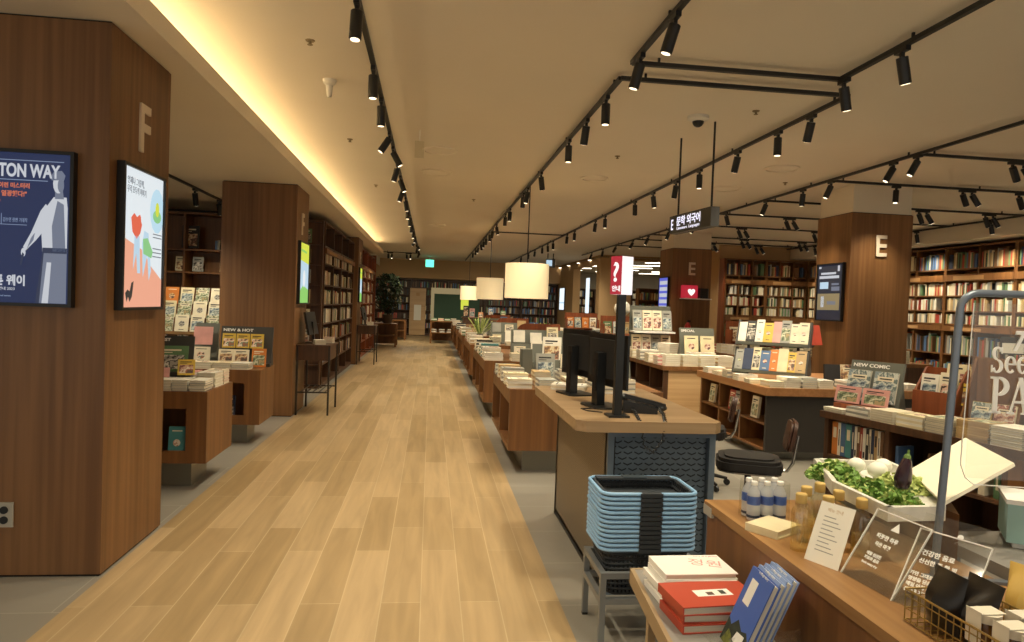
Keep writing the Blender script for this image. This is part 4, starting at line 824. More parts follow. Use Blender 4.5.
# tilted white card
def upright(name, label, cat, p0, p1, h_, lean, th=.004, m='acrylic', parts=None):
    """panel rising from the floor edge p0->p1 and leaning back; returns thing and surface matrix (x along edge, y up, z towards viewer)"""
    a = math.degrees(math.atan2(p1[1]-p0[1], p1[0]-p0[0])); t = thing(name, label, cat, (p0[0], p0[1], p0[2]), a); w_ = math.dist(p0[:2], p1[:2])
    M = RX(90-lean); MB().box(0, w_, 0, h_, -th, 0, m, M).build('panel', t); return t, M, w_
t, M, w_ = upright('price_card', 'white paper card with fine print leaning before the glass bottles', 'card', (1.245, 2.125, .80), (1.295, 2.015, .80), .20, 24, .002, 'paper')
for k in range(9): MB().box(.025, w_-.03-(k % 3)*.012, .04+k*.014, .043+k*.014, 0, .0004, 'cover_grey', M).build('print_line', t)
text('메뉴 안내', .014, 'cover_tan', M @ T(.03, .172, 0), .0003, parent=t)
t, M, w_ = upright('acrylic_sign', 'clear acrylic sign holder with white lettering, left of the two', 'sign', (1.30, 2.01, .80), (1.325, 1.80, .80), .25, 33, .004)
MB().box(0, w_, -.0, .10, .0, .004, 'acrylic').box(0, w_, .096, .10, .004, .06, 'acrylic').build('foot', t)
MB().box(0, .003, 0, .235, -.0045, .0005, 'white', M).box(w_-.003, w_, 0, .235, -.0045, .0005, 'white', M).box(0, w_, .232, .235, -.0045, .0005, 'white', M).build('bright_edge', t)
for s_, sz, x, y in (('▲', .035, .085, .185), ('따뜻한 하루', .017, .05, .15), ('작은 마켓', .015, .06, .125), ('매일 신선한', .012, .05, .09), ('재료와 음료', .012, .05, .075), ('fresh every day', .010, .05, .06)): text(s_, sz, 'text_white', M @ T(x, y, .0005), .0003, parent=t, bold=.0006)
t, M, w_ = upright('acrylic_sign', 'clear acrylic sign holder with white lettering, right of the two', 'sign', (1.32, 1.80, .80), (1.40, 1.625, .80), .285, 36, .004)
MB().box(0, w_, -.0, .10, .0, .004, 'acrylic').build('foot', t); MB().box(0, .003, 0, .235, -.0045, .0005, 'white', M).box(w_-.003, w_, 0, .235, -.0045, .0005, 'white', M).box(0, w_, .232, .235, -.0045, .0005, 'white', M).build('bright_edge', t)
for s_, sz, x, y in (('🍃', .03, .09, .22), ('건강한 음료', .018, .03, .16), ('신선한 즙 한 병', .016, .03, .135), ('자연 그대로의 맛과', .013, .02, .095), ('영양을 담은 음료', .013, .02, .078), ('매일 아침 한 잔으로', .013, .02, .061), ('건강을 지키세요', .013, .02, .044)): text(s_ if s_ != '🍃' else '♣', sz, 'text_white', M @ T(x, y, .0005), .0003, parent=t, bold=.0006)
# brass basket with packets and jars
t = thing('wire_basket', 'brass wire basket at the bottom right holding packets', 'basket', (1.275, 1.68, .80), -88)
b = MB(); W, D_, h_ = .42, .2, .085
for z in (0.004, .035, .068, h_): b.tube([(0, 0, z), (W, 0, z), (W, D_, z), (0, D_, z)], .003 if z == h_ else .0018, 'brass', n=6, closed=True)
for k in range(19): x = W*k/18; b.tube([(x, 0, .004), (x, 0, h_)], .0016, 'brass', n=5); b.tube([(x, D_, .004), (x, D_, h_)], .0016, 'brass', n=5); b.tube([(x, 0, .004), (x, D_, .004)], .0016, 'brass', n=5)
for k in range(1, 9): y = D_*k/9; b.tube([(0, y, .004), (0, y, h_)], .0016, 'brass', n=5); b.tube([(W, y, .004), (W, y, h_)], .0016, 'brass', n=5)
b.build('wire_cage', t)
BKM = T(1.275, 1.68, .80) @ RZ(-88)
def pouch(x, y, w_, h_, m, label, tilt=8, rz=0):
    p = BKM @ Vector((x, y, .008)); t = thing('packet', label, 'packet', p, -88+rz); vs = []; n = 8; fs = []
    for j in range(9):
        f = j/8; th = .035*math.sin(math.pi*min(1, .12+f*.88))+.002; ww = w_/2*(1-.08*math.sin(math.pi*f))
        for i in range(n): a = 2*math.pi*i/n; vs.append((ww*math.cos(a)*(1 if abs(math.cos(a)) < .9 else 1), th*math.sin(a)*(1+.25*math.sin(5*f+i)), f*h_))
    for j in range(8):
        for i in range(n): fs.append((j*n+i, j*n+(i+1) % n, (j+1)*n+(i+1) % n, (j+1)*n+i))
    fs += [tuple(range(n))[::-1], tuple(range(8*n, 9*n))]; MB().add(vs, fs, m, RX(-tilt)).build('pouch', t, True); return t
pouch(.07, .05, .11, .15, 'bag_black', 'glossy black packet at the left end of the brass basket'); pouch(.13, .08, .11, .155, 'bag_black', 'glossy black packet second from the left in the brass basket', 14)
pouch(.11, .24, .10, .17, 'gold_pack', 'crumpled golden packet rising behind the jars', 14, 20)
def jar(x, y, lab):
    p = BKM @ Vector((x, y, .008)); t = thing('honey_jar', lab, 'jar', p, -88)
    MB().lathe([(.001, 0), (.032, .002), (.034, .01), (.034, .075), (.028, .088), (.028, .092)], 'jar_brown', None, 20, cap=False).build('glass', t, True)
    MB().lathe([(.031, .088), (.031, .108), (.001, .109)], 'label_cream', None, 20, cap=False).build('lid', t, True); MB().box(-.022, .022, -.036, -.0345, .035, .115, 'label_cream').box(-.022, .022, -.036, .03, .110, .1115, 'label_cream').build('paper_band', t)
for i, (x, y) in enumerate([(.21, .045), (.285, .045), (.36, .045), (.235, .125), (.315, .125)]): jar(x, y, f'brown jar with cream paper band in the brass basket, {("front row left", "front row middle", "front row right", "rear row left", "rear row right")[i]}')

# produce tray on a riser
t = thing('crate_riser', 'brown wooden stand carrying the white vegetable tray', 'stand', (0, 0, 0)); MB().prism([(1.79, 2.66), (1.79, 2.12), (1.9, 2.3), (1.93, 2.68)], 0, .945, 'wood_brown').build('body', t)
TR = [(1.64, 2.76), (1.49, 2.38), (1.48, 2.05), (1.69, 2.06), (1.9, 2.34), (1.96, 2.72)]
t = thing('vegetable_tray', 'white wooden tray heaped with greens and an eggplant', 'tray', (0, 0, 0)); b = MB().prism(TR, .945, .953, 'tray_white')
for i in range(6):
    a, c = Vector((*TR[i], 0)), Vector((*TR[(i+1) % 6], 0)); d = (c-a).normalized(); nrm = Vector((-d.y, d.x, 0))*.018
    b.prism([tuple((a)[:2]), tuple((c)[:2]), tuple((c+nrm)[:2]), tuple((a+nrm)[:2])], .953, .992, 'tray_white')
b.build('tray', t)
def greens(x, y, r, h_, n, m, lab, seed):
    t = thing('leafy_greens', lab, 'vegetable', (x, y, .945)); rr = random.Random(seed); b = MB()
    for k in range(n):
        a = rr.uniform(0, 6.28); q = r*math.sqrt(rr.random()); z = h_*.75*(1-(q/r)**2)*rr.uniform(.3, 1)+.012; s_ = rr.uniform(.008, .02)
        M = T(q*math.cos(a), q*math.sin(a), z) @ Matrix.Rotation(rr.uniform(0, 6), 4, (rr.uniform(-1, 1), rr.uniform(-1, 1), .6))
        b.add([(-s_, 0, 0), (-s_*.5, -s_*.7, s_*.3), (s_*.3, -s_*.8, -s_*.1), (s_, 0, s_*.3), (s_*.3, s_*.7, -s_*.2), (-s_*.5, s_*.6, s_*.25), (0, 0, s_*.35)], [(6, 0, 1), (6, 1, 2), (6, 2, 3), (6, 3, 4), (6, 4, 5), (6, 5, 0)], m if k % 4 else 'leaf_pale', M)
    b.sphere((0, 0, .01), r*.8, 'leaf', sq=(1, 1, .25)); b.build('leaves', t); return t
greens(1.62, 2.58, .10, .085, 520, 'leaf', 'bright green herb bunch at the left end of the tray', 1); greens(1.60, 2.32, .10, .075, 520, 'leaf', 'curly green herb bunch in front in the tray', 2); greens(1.61, 2.17, .075, .07, 420, 'leaf', 'curly green herb bunch at the right front of the tray', 3); greens(1.80, 2.42, .10, .08, 160, 'leaf_pale', 'pale yellow green leaves at the right of the tray', 4)
for x, y, r_, d in ((1.75, 2.63, .034, 'left'), (1.78, 2.54, .038, 'middle'), (1.86, 2.62, .034, 'rear')):
    t = thing('white_mushroom', f'round white vegetable behind the greens, {d}', 'vegetable', (x, y, .95)); MB().sphere((0, 0, .045), r_, 'onion', n=16, sq=(1, 1, .85)).build('cap', t, True); MB().lathe([(.015, 0), (.014, .03)], 'onion', None, 10).build('stalk', t)
t = thing('eggplant', 'dark purple eggplant standing in the white tray', 'vegetable', (1.735, 2.34, .97), 20)
MB().lathe([(.002, 0), (.022, .008), (.03, .035), (.026, .07), (.018, .105), (.012, .12)], 'eggplant', RY(14), 18).build('fruit', t, True); MB().lathe([(.014, .112), (.012, .128), (.005, .135), (.004, .15)], 'stem_green', RY(14), 10).build('stem', t, True)
LID = [Vector((1.675, 2.44, .99)), Vector((1.715, 2.11, .99)), Vector((2.27, 2.43, 1.10)), Vector((2.16, 2.60, 1.15))]
t = thing('tray_lid', 'cream flat lid board tilted up behind the vegetable tray', 'lid', (0, 0, 0))
q4 = [Vector((1.93, 2.56, .992)), Vector((1.716, 2.107, .992)), Vector((2.08, 2.225, 1.10)), Vector((2.22, 2.62, 1.115))]
nn = (q4[1]-q4[0]).cross(q4[2]-q4[0]).normalized()*.012
MB().add([tuple(p) for p in q4] + [tuple(p-nn) for p in q4], [(0, 1, 2, 3), (7, 6, 5, 4), (0, 4, 5, 1), (1, 5, 6, 2), (2, 6, 7, 3), (3, 7, 4, 0)], 'tray_lid').build('lid', t)
# tube framed clear sign
t = thing('framed_sign', 'clear sign with large white lettering in a blue grey tube frame at right', 'sign', (1.57, 1.95, .80), -14)
W = .62; Hh = .885; rc = .05
pts = [(0, 0, 0), (.018, 0, .4), (.036, 0, Hh-rc)] + [(.036+rc-rc*math.cos(R(a)), 0, Hh-rc+rc*math.sin(R(a))) for a in (20, 45, 70, 90)] + [(W-rc, 0, Hh)] + [(W-rc+rc*math.sin(R(a)), 0, Hh-rc+rc*math.cos(R(a))) for a in (30, 60, 90)] + [(W, 0, 0)]
MB().tube(pts, .0115, 'frame_blue', n=12).build('tube_frame', t, True); MB().box(-.03, W+.03, -.012, .012, 0, .01, 'frame_blue').build('foot', t)
MB().box(.075, W-.04, -.003, .003, .32, Hh-.03, 'acrylic', bev=.002).build('panel', t)
e = MB(); e.tube([(.075, 0, Hh-.03), (.06, 0, .36), (.075, 0, .32), (.10, 0, .30), (W-.06, 0, .30)], .0018, 'white', n=5); e.build('edge_line', t)
text('The', .085, 'text_white', T(.172, -.005, .715) @ RX(90), .002, parent=t, bold=.002, shear=.5, sx=.85)
def serif(word, x, z, h, parent):
    # heavy serif capitals and lower case built from strokes: thick stems, thin hairlines, slab feet
    u = h; q = MB(RX(90)); th = .0
    XS = .74
    def bx(x0, x1, y0, y1): q.box(x0*u, x1*u, y0*u, y1*u, -.002, .003, 'text_white', T(x, z, 0))
    def ring(cx, cy, rx, ry, a0, a1, wt, n=14):
        for i in range(n):
            A = R(a0+(a1-a0)*i/n); B = R(a0+(a1-a0)*(i+1)/n); f = lambda an, k: ((cx+(rx-k*wt*(.35+.65*abs(math.cos(an))))*math.cos(an))*u, (cy+(ry-k*wt*(.35+.65*abs(math.cos(an))))*math.sin(an))*u)
            p = [f(A, 0), f(B, 0), f(B, 1), f(A, 1)]; q.prism(p if a1 > a0 else p[::-1], -.002, .003, 'text_white', T(x, z, 0))
    ox = 0
    for ch in word:
        b0 = len(q.v)
        if ch == 'P': bx(.1, .26, 0, 1); bx(0, .38, 0, .06); bx(0, .3, .94, 1); ring(.30, .74, .34, .26, -90, 90, .18); adv = .68
        elif ch == 'A':
            q.prism([(.0*u, 0), (.05*u, 0), (.36*u, 1*u), (.30*u, 1*u)], -.002, .003, 'text_white', T(x, z, 0)); q.prism([(.48*u, 0), (.68*u, 0), (.40*u, 1*u), (.26*u, 1*u)], -.002, .0031, 'text_white', T(x, z, 0)); bx(.13, .5, .3, .36); bx(-.08, .16, 0, .05); bx(.4, .76, 0, .05); adv = .80
        elif ch == 'G': ring(.42, .5, .42, .5, 40, 320, .2); bx(.66, .82, .05, .42); bx(.56, .9, .40, .46); adv = .95
        elif ch == 'E': bx(.1, .26, 0, 1); bx(0, .62, 0, .06); bx(0, .6, .94, 1); bx(.26, .5, .47, .53); bx(.58, .63, 0, .24); bx(.56, .61, .76, 1); adv = .72
        elif ch == 'S': ring(.30, .74, .26, .26, 30, 270, .16); ring(.30, .26, .28, .26, -150, 90, .16); bx(.48, .53, .74, .98); bx(.03, .08, .02, .3); adv = .66
        elif ch == 'e': ring(.27, .33, .27, .33, 0, 310, .15); bx(.08, .53, .32, .38); adv = .58
        elif ch == 'n': bx(.06, .2, 0, .64); bx(0, .26, 0, .05); bx(0, .2, .59, .64); ring(.34, .38, .22, .26, 0, 150, .14); bx(.42, .56, 0, .40); bx(.36, .62, 0, .05); adv = .66
        for k in range(b0, len(q.v)):
            v = Matrix.Identity(4); q.v[k] = (x + (q.v[k][0] - x + ox*u)*XS, q.v[k][1], q.v[k][2])
        ox += adv
    o = q.build('lettering', parent); o.location = (0, -.005, 0); return o
serif('Seen', .128, .645, .080, t); serif('PAGE', .130, .522, .112, t)
t = thing('teal_box', 'pale teal box with a white top at the right edge', 'box', (1.95, 2.10, .84), -35); MB().prism([(0, 0), (.3, 0), (.3, .2), (0, .2)], .02, .15, 'teal_book').build('body', t); MB().box(-.005, .305, -.005, .205, .15, .165, 'white').box(.02, .28, .02, .18, 0, .02, 'white').build('lid', t)
t = thing('side_table', 'low grey table under the pale teal box at the right edge', 'table', (1.8, 1.0, 0)); MB().box(0, 1.2, 0, 1.27, .80, .84, 'grey_top').build('table_top', t)
for a in (.03, 1.13):
    for c in (.03, 1.2): MB().box(a, a+.04, c, c+.04, 0, .80, 'stand_grey').build('leg', t)

# ---------------------------------------------------------------- right hand book table (rotated)
RT = T(3.29, 5.48, 0) @ RZ(-76.4)
t = thing('display_table', 'long brown book table at right with book niches and piled books', 'display table', (3.29, 5.48, 0), -76.4); L_ = 3.3; Dp = 1.35
MB().box(0, L_, 0, Dp, .745, .80, 'wood_dark').build('table_top', t)
b = MB().box(.03, .07, .03, Dp-.03, .12, .745, 'wood_dark').box(.07, 1.55, .40, .42, .12, .745, 'wood_dark').box(.07, 1.55, .03, .42, .10, .13, 'wood_dark')
for x in (.62, 1.1, 1.51): b.box(x, x+.04, .03, .40, .13, .745, 'wood_dark')
b.box(.07, 1.55, .03, .40, .42, .445, 'wood_dark').box(.07, L_-.05, Dp-.05, Dp-.03, .12, .745, 'wood_dark'); b.build('body', t)
MB().box(1.7, L_-.05, .05, .07, .05, .70, 'grey_mesh').build('mesh_panel', t); MB().box(1.55, 1.7, .03, .42, .02, .745, 'wood_brown').build('end_panel', t); MB().box(.1, L_-.1, .12, Dp-.12, 0, .10, 'plinth').build('plinth', t)
x = .09
for i, (c, w_) in enumerate([('orange', .06), ('white', .03), ('blue', .05), ('teal', .06), ('navy', .03), ('white', .025), ('brown', .03), ('red', .025), ('white', .03), ('black', .03), ('ivory', .02), ('navy', .03), ('tan', .03), ('white', .025), ('brown', .03)]):
    if x + w_ > .6: break
    book(RT @ T(x, .14, .445+.14) @ STD, .17, .27, w_-.002, c, 4+i%3, f'{c} spine in the left niche of the right table, {i+1} along', boost=3, lay=False); x += w_
fill_row(RT, .68, 1.08, .06, .445, .2, DARKP, 'dark book upright in the middle niche of the right table', .6)
fill_row(RT, 1.15, 1.5, .06, .445, .2, PALE, 'pale book upright in the last niche of the right table', .6)
nmR = ['grey and white', 'white and grey', 'ivory', 'cream and white', 'grey', 'tan', 'white and grey', 'pale grey', 'white', 'ivory and grey', 'white', 'cream', 'grey']
cR = [CYC('grey', 'white'), CYC('white', 'grey'), CYC('ivory', 'white'), CYC('cream', 'white'), CYC('grey', 'ivory'), CYC('tan', 'tan'), CYC('white', 'grey'), CYC('grey', 'white'), CYC('white'), CYC('ivory', 'grey'), CYC('white'), CYC('cream', 'white'), CYC('grey', 'white')]
for i in range(13):
    n = (2, 4, 5, 5, 6, 7, 7, 7, 8, 8, 7, 6, 6)[i]
    stack(.12 + i*.235, .13, Z8, n, .20, .22, .018, cR[i], 90*(i % 2), f'{nmR[i]} book in front pile {i+1} from the far end, right table', RT, art=1)
for i in range(10):
    n = (2, 3, 4, 4, 5, 5, 6, 6, 6, 5)[i]; c = PALE[(i*3) % len(PALE)]
    if i < 7: continue
    stack(.30 + i*.26, .38, Z8, n, .20, .23, .02, CYC(c, 'white'), 90, f'{c} book in second row pile {i+1} of the right table', RT, art=1)
def on_rt(lx, ly, z=Z8): p = RT @ Vector((lx, ly, z)); return p
p = on_rt(.42, .66)
board('grey title board holding two comic volumes on the right hand table', 3.63, 5.31, Z8+.04, .44, .40, -62, 'NEW COMIC', m='grey_board', tilt=14, lean=.16)
for i in range(2):
    t_ = f'green and grey comic cover on the grey board, {("left", "right")[i]}'
    face_out(T(3.63, 5.31, Z8+.10) @ RZ(-62), -.11+.22*i, -.02, 0, .19, .26, .02, 'grey', 2, 14, t_, boost=9)
for i, c in enumerate(('pink', 'pink')): face_out(T(3.63, 5.31, Z8+.08) @ RZ(-62), -.14+.23*i, -.11, 0, .21, .14, .015, c, 1, 14, f'pink comic card below the covers on the grey board, {("left", "right")[i]}', boost=9)
t = thing('wooden_block', 'small brown wooden base under the pink comic cards', 'base', (3.59, 5.28, Z8), -62); MB().box(-.24, .22, -.10, .02, 0, .075, 'wood_red').build('base', t)
def wood_rack(lx, ly, w_, h_, d_, label, m='wood_red', rz=0, lip=.2):
    p = on_rt(lx, ly); t = thing('wooden_rack', label, 'book rack', p, -66+rz)
    MB().prism([(0, 0), (d_, 0), (d_, h_), (d_-.03, h_), (.02, lip), (0, lip)], 0, .015, m, RZ(90) @ RX(90) @ T(0, 0, 0)).prism([(0, 0), (d_, 0), (d_, h_), (d_-.03, h_), (.02, lip), (0, lip)], w_-.015, w_, m, RZ(90) @ RX(90)).build('side_panel', t)
    MB().box(.015, w_-.015, -.0, .015, 0, lip, m).build('front_panel', t); MB().box(.015, w_-.015, d_-.02, d_, 0, h_, m).build('back_panel', t)
    return T(*p) @ RZ(-66+rz)
Mw = wood_rack(.52, .42, .32, .42, .20, 'reddish wooden rack with pale books on the right hand table', lip=.24)
for i, (x, c, h) in enumerate([(.09, 'white', .22), (.22, 'ivory', .24), (.30, 'yellow', .17)]): face_out(Mw, x, .07+.02*i, .15, .13, h, .02, c, 1, 8, f'{c} book standing in the reddish rack, {("left", "middle", "right")[i]}', boost=8)
face_out(Mw, .24, .16, .26, .14, .2, .02, 'cream', 1, 8, 'cream book at the back of the reddish rack', boost=8)
Mw = wood_rack(.90, .42, .38, .52, .25, 'brown open wooden box frame right of the reddish rack', m='wood_brown', lip=.03)
for i, (x, c, h) in enumerate([(.18, 'yellow', .2), (.33, 'cream', .2)]): face_out(Mw, x, -.05, .02, .13, h, .02, c, 2, 14, f'{c} book leaning before the brown wooden box frame, {("left", "right")[i]}', boost=8)
stack(.24, .16, .57, 1, .01, .01, .001, CYC('red'), 0, 'speck', Mw) if False else None
t = thing('card_sign', 'small white framed card standing above the brown wooden box frame', 'sign', on_rt(1.0, .70, 1.36), -14); MB().box(0, .17, 0, .01, 0, .13, 'dark_panel').box(.01, .16, -.002, 0, .01, .085, 'paper').build('card', t); MB().box(.07, .1, .01, .03, -.56, 0, 'wood_dark').build('post', t)
Mw = wood_rack(1.38, .46, .46, .46, .25, 'second brown rack near the large lettering', m='wood_brown', lip=.05)
for i, (x, c) in enumerate([(.1, 'ivory'), (.26, 'white'), (.4, 'green')]): face_out(Mw, x, -.03, .02, .15, .22, .02, c, 1, 14, f'{c} book leaning before the second brown rack, {("left", "middle", "right")[i]}', boost=6)

# ---------------------------------------------------------------- dark E table
t = thing('display_table', 'book table with thick brown top and dark end panel, before the E column', 'display table', (3.6, 7.03, 0)); W = 2.0; D_ = 1.95
MB().box(0, W, 0, D_, .715, .80, 'wood_mid').build('table_top', t)
b = MB().box(.04, W-.04, .05, .09, .1, .715, 'dark_panel'); b.build('end_panel', t)
b = MB().box(.04, .40, D_-.09, D_-.05, .1, .715, 'wood_brown').box(.40, .42, .09, D_-.05, .1, .715, 'wood_brown').box(W-.08, W-.04, .09, D_-.05, .1, .715, 'wood_brown')
b.box(.40, W-.04, .09, D_-.05, .1, .125, 'wood_brown')
for z in (.1, .38): b.box(.05, .40, .09, D_-.05, z, z+.025, 'wood_brown')
for y in (.7, 1.3): b.box(.05, .40, y, y+.03, .125, .715, 'wood_brown')
b.build('side_shelves', t); MB().box(.2, W-.2, .2, D_-.2, 0, .1, 'plinth').build('plinth', t)
ME = T(3.64, 8.98, 0) @ RZ(-90)
for i, (a, c) in enumerate([(.3, 'cream'), (.9, 'red'), (1.05, 'grey'), (1.5, 'ivory')]): face_out(ME, a, .08, .41, .16, .24, .03, c, 1, 6, f'{c} book standing on the side shelf of the table before the E column', boost=4)
for i, (x, n, c) in enumerate([(3.74, 3, 'cream'), (3.93, 5, 'white'), (4.12, 5, 'grey'), (4.31, 4, 'ivory'), (4.62, 4, 'grey'), (4.85, 4, 'black'), (5.1, 5, 'grey'), (5.34, 3, 'white')]):
    stack(x, 7.18, Z8, n, .17, .22, .022, CYC(c, 'white'), 0, f'{c} book in front pile {i+1} from left, table before the E column')
for i in range(5):
    c = ('cream', 'white', 'grey', 'ivory', 'white')[i]; stack(3.72, 7.5+i*.3, Z8, 2+i % 3, .17, .24, .024, CYC(c, 'ivory'), 90, f'{c} book in left edge pile {i+1} of the table before the E column')
SR = T(3.66, 7.98, Z8) @ RZ(-38)
t = thing('sloped_book_rack', 'grey two-level sloped rack of colourful books on the table before the E column', 'book rack', (3.66, 7.98, Z8), -38)
for k, z in enumerate((.09, .42)):
    o_ = k*.12
    MB().box(0, .80, -.03+o_, .0+o_, z, z+.03, 'grey_board').box(0, .80, .012, .022, 0, .29, 'grey_board', T(0, o_, z) @ RX(-24)).box(0, .8, o_, o_+.25, z-.01, z, 'grey_board').build('shelf', t)
    MB().prism([(-.03+o_, z-.01), (.36+o_, z-.01), (.36+o_, z+.04), (.20+o_, z+.29), (.14+o_, z+.29)], .80, .82, 'sign_grey', RZ(90) @ RX(90)).build('end_panel', t); MB().prism([(-.03+o_, z-.01), (.36+o_, z-.01), (.36+o_, z+.04), (.20+o_, z+.29), (.14+o_, z+.29)], -.02, 0, 'sign_grey', RZ(90) @ RX(90)).build('end_panel', t)
MB().box(.1, .13, .2, .23, 0, .42, 'black').box(.67, .70, .2, .23, 0, .42, 'black').build('post', t)
for k, z in enumerate((.12, .45)):
    for i, c in enumerate((('grey', 'navy', 'cream', 'blue', 'orange', 'cream', 'yellow', 'tan'), ('white', 'black', 'white', 'yellow', 'pink', 'grey', 'ivory', 'ivory'))[k]):
        face_out(SR, .055+i*.099, -.012+.12*k, z, .088+.02*(i % 2), .25+.02*(i % 3), .016, c, (3, 0, 1, 3)[(i+k) % 4], 24, f'{c} book on the {("lower", "upper")[k]} level of the grey sloped rack, {i+1} from the left', boost=6)
for i, (x, c, h, rz) in enumerate([(4.60, 'black', .24, 0), (4.80, 'ivory', .24, -8), (5.0, 'green', .28, -30)]): face_out(T(x, 7.45, Z8) @ RZ(rz), 0, 0, 0, .19, h, .03, c, 2 if c == 'ivory' else 0, 8, f'{c} book standing right of the grey sloped rack', boost=8)
face_out(SR, .85, .38, .44, .2, .24, .02, 'red', 0, 14, 'red book hanging at the right end of the grey sloped rack', boost=6, rz=60)
stack(5.3, 7.5, Z8, 6, .2, .25, .024, CYC('ivory', 'white'), 12, 'ivory book in the pile at the right end of the table before the E column')

# ---------------------------------------------------------------- light wood tables in the middle
def light_table(x0, x1, y0, y1, label, m='wood_light'):
    t = thing('display_table', label, 'display table', (x0, y0, 0)); W = x1-x0; D_ = y1-y0
    MB().box(0, W, 0, D_, .74, .80, 'wood_brown').build('table_top', t); MB().box(.10, W-.06, .04, .08, .08, .74, m).box(.03, .10, .04, .08, .0, .74, 'wood_dark').build('end_panel', t)
    b = MB().box(.04, .4, D_-.1, D_-.06, .1, .74, 'wood_dark').box(.40, .42, .08, D_-.06, .1, .74, 'wood_dark').box(.05, W-.06, .08, D_-.06, .1, .125, 'wood_dark').box(.05, .4, .08, D_-.06, .40, .42, 'wood_dark').box(W-.1, W-.06, .08, D_-.06, .1, .74, 'wood_dark')
    for k in range(1, 4): b.box(.05, .4, D_*k/4, D_*k/4+.03, .125, .74, 'wood_dark')
    b.build('side_shelves', t); MB().box(.15, W-.15, .2, D_-.2, 0, .1, 'plinth').build('plinth', t)
light_table(3.29, 4.62, 9.46, 12.3, 'light wood ended book table beyond the help counter'); light_table(3.3, 4.6, 13.6, 16.4, 'second light wood ended book table, farther back'); light_table(3.3, 4.6, 17.6, 20.4, 'third light wood ended book table, far back')
light_table(7.2, 8.8, 11.2, 13.6, 'book table behind the near E column at right', 'wood_dark'); light_table(5.6, 7.0, 12.4, 14.6, 'book table before the far E column', 'wood_red')
for i, (n, c) in enumerate([(5, 'pink'), (5, 'ivory'), (6, 'grey'), (5, 'cream'), (6, 'white')]): stack(3.42, 9.75+i*.42, Z8, n, .22, .3, .026, CYC(c, 'white'), 90, f'{c} book in left edge pile {i+1} of the light ended table')
for i, (n, c) in enumerate([(6, 'white'), (6, 'cream'), (6, 'ivory'), (6, 'tan'), (5, 'white')]): stack(3.45+i*.26, 9.62, Z8, n, .22, .24, .026, CYC(c, 'white'), 0, f'{c} book in front pile {i+1} of the light ended table')
board('grey title board with two cream covers on the light wood ended table', 4.05, 10.1, Z8+.06, .56, .48, 4, 'SPECIAL', m='grey_board', tilt=10)
for i in range(2): face_out(T(4.05, 10.06, Z8+.12) @ RZ(4), -.13+.26*i, -.02, 0, .22, .3, .02, 'cream', 3, 10, f'cream cover with dark drawing on the grey title board, {("left", "right")[i]}', boost=6)
stack(4.0, 9.85, Z8+.0, 6, .4, .16, .03, CYC('pink', 'white'), 0, 'pink topped book in the wide pile before the grey board with cream covers')
stack(3.75, 10.5, Z8, 9, .24, .3, .03, CYC('white'), 20, 'white book in the tall pile left of the grey board with cream covers')
t = thing('book_tower', 'tall rack of magazines standing beyond the question mark pole', 'rack', (3.7, 11.4, Z8)); b = MB().box(-.35, .35, 0, .03, 0, .85, 'grey_board').box(-.35, .35, -.3, .0, .4, .43, 'white').box(-.35, .35, -.3, 0, 0, .03, 'grey_board'); b.build('frame', t)
for k, z in enumerate((.03, .44)):
    for i in range(4): c = rnd.choice(['grey', 'ivory', 'brown', 'white', 'pink']); face_out(T(3.7, 11.4, Z8), -.26+i*.17, -.16, z, .16, .34, .03, c, 1, 14, f'{c} magazine in the {("lower", "upper")[k]} part of the tall rack beyond the pole, {ORD[i]} along', boost=2)
for (x0, y0, nm, seed) in ((3.3, 13.6, 'second light wood ended table', 1), (3.3, 17.6, 'third light wood ended table', 2), (7.2, 11.2, 'table behind the near E column', 3), (5.6, 12.4, 'table before the far E column', 4)):
    rr = random.Random(seed)
    for i in range(4): c = rr.choice(PALE); stack(x0+.2+i*.29, y0+.18, Z8, rr.randint(4, 8), .24, .26, .028, CYC(c, 'white'), 0, f'{c} book in the front piles of the {nm}')
    for i in range(5): c = rr.choice(PALE); stack(x0+.16, y0+.55+i*.4, Z8, rr.randint(3, 8), .24, .3, .028, CYC(c, 'ivory'), 90, f'{c} book in the left piles of the {nm}')
    t = thing('wooden_rack', f'reddish wooden rack with covers on the {nm}', 'book rack', (x0+.35, y0+1.0, Z8)); MB().box(0, .9, 0, .04, 0, .62, 'wood_red').box(0, .03, -.25, 0, 0, .45, 'wood_red').box(.87, .9, -.25, 0, 0, .45, 'wood_red').box(0, .9, -.25, 0, .2, .22, 'wood_red').build('rack', t)
    for i in range(4): c = rr.choice(['red', 'ivory', 'white', 'green', 'orange', 'tan']); face_out(T(x0+.35, y0+.9, Z8), .13+i*.21, 0, .22, .18, .28, .03, c, 1+i % 3, 10, f'{c} cover in the reddish rack on the {nm}', boost=1.5)
t = thing('globe_lamp', 'round pale paper globe on the far island', 'ornament', (4.0, 14.2, Z8+.62)); MB().sphere((0, 0, .17), .17, 'paper', n=16).build('globe', t, True)

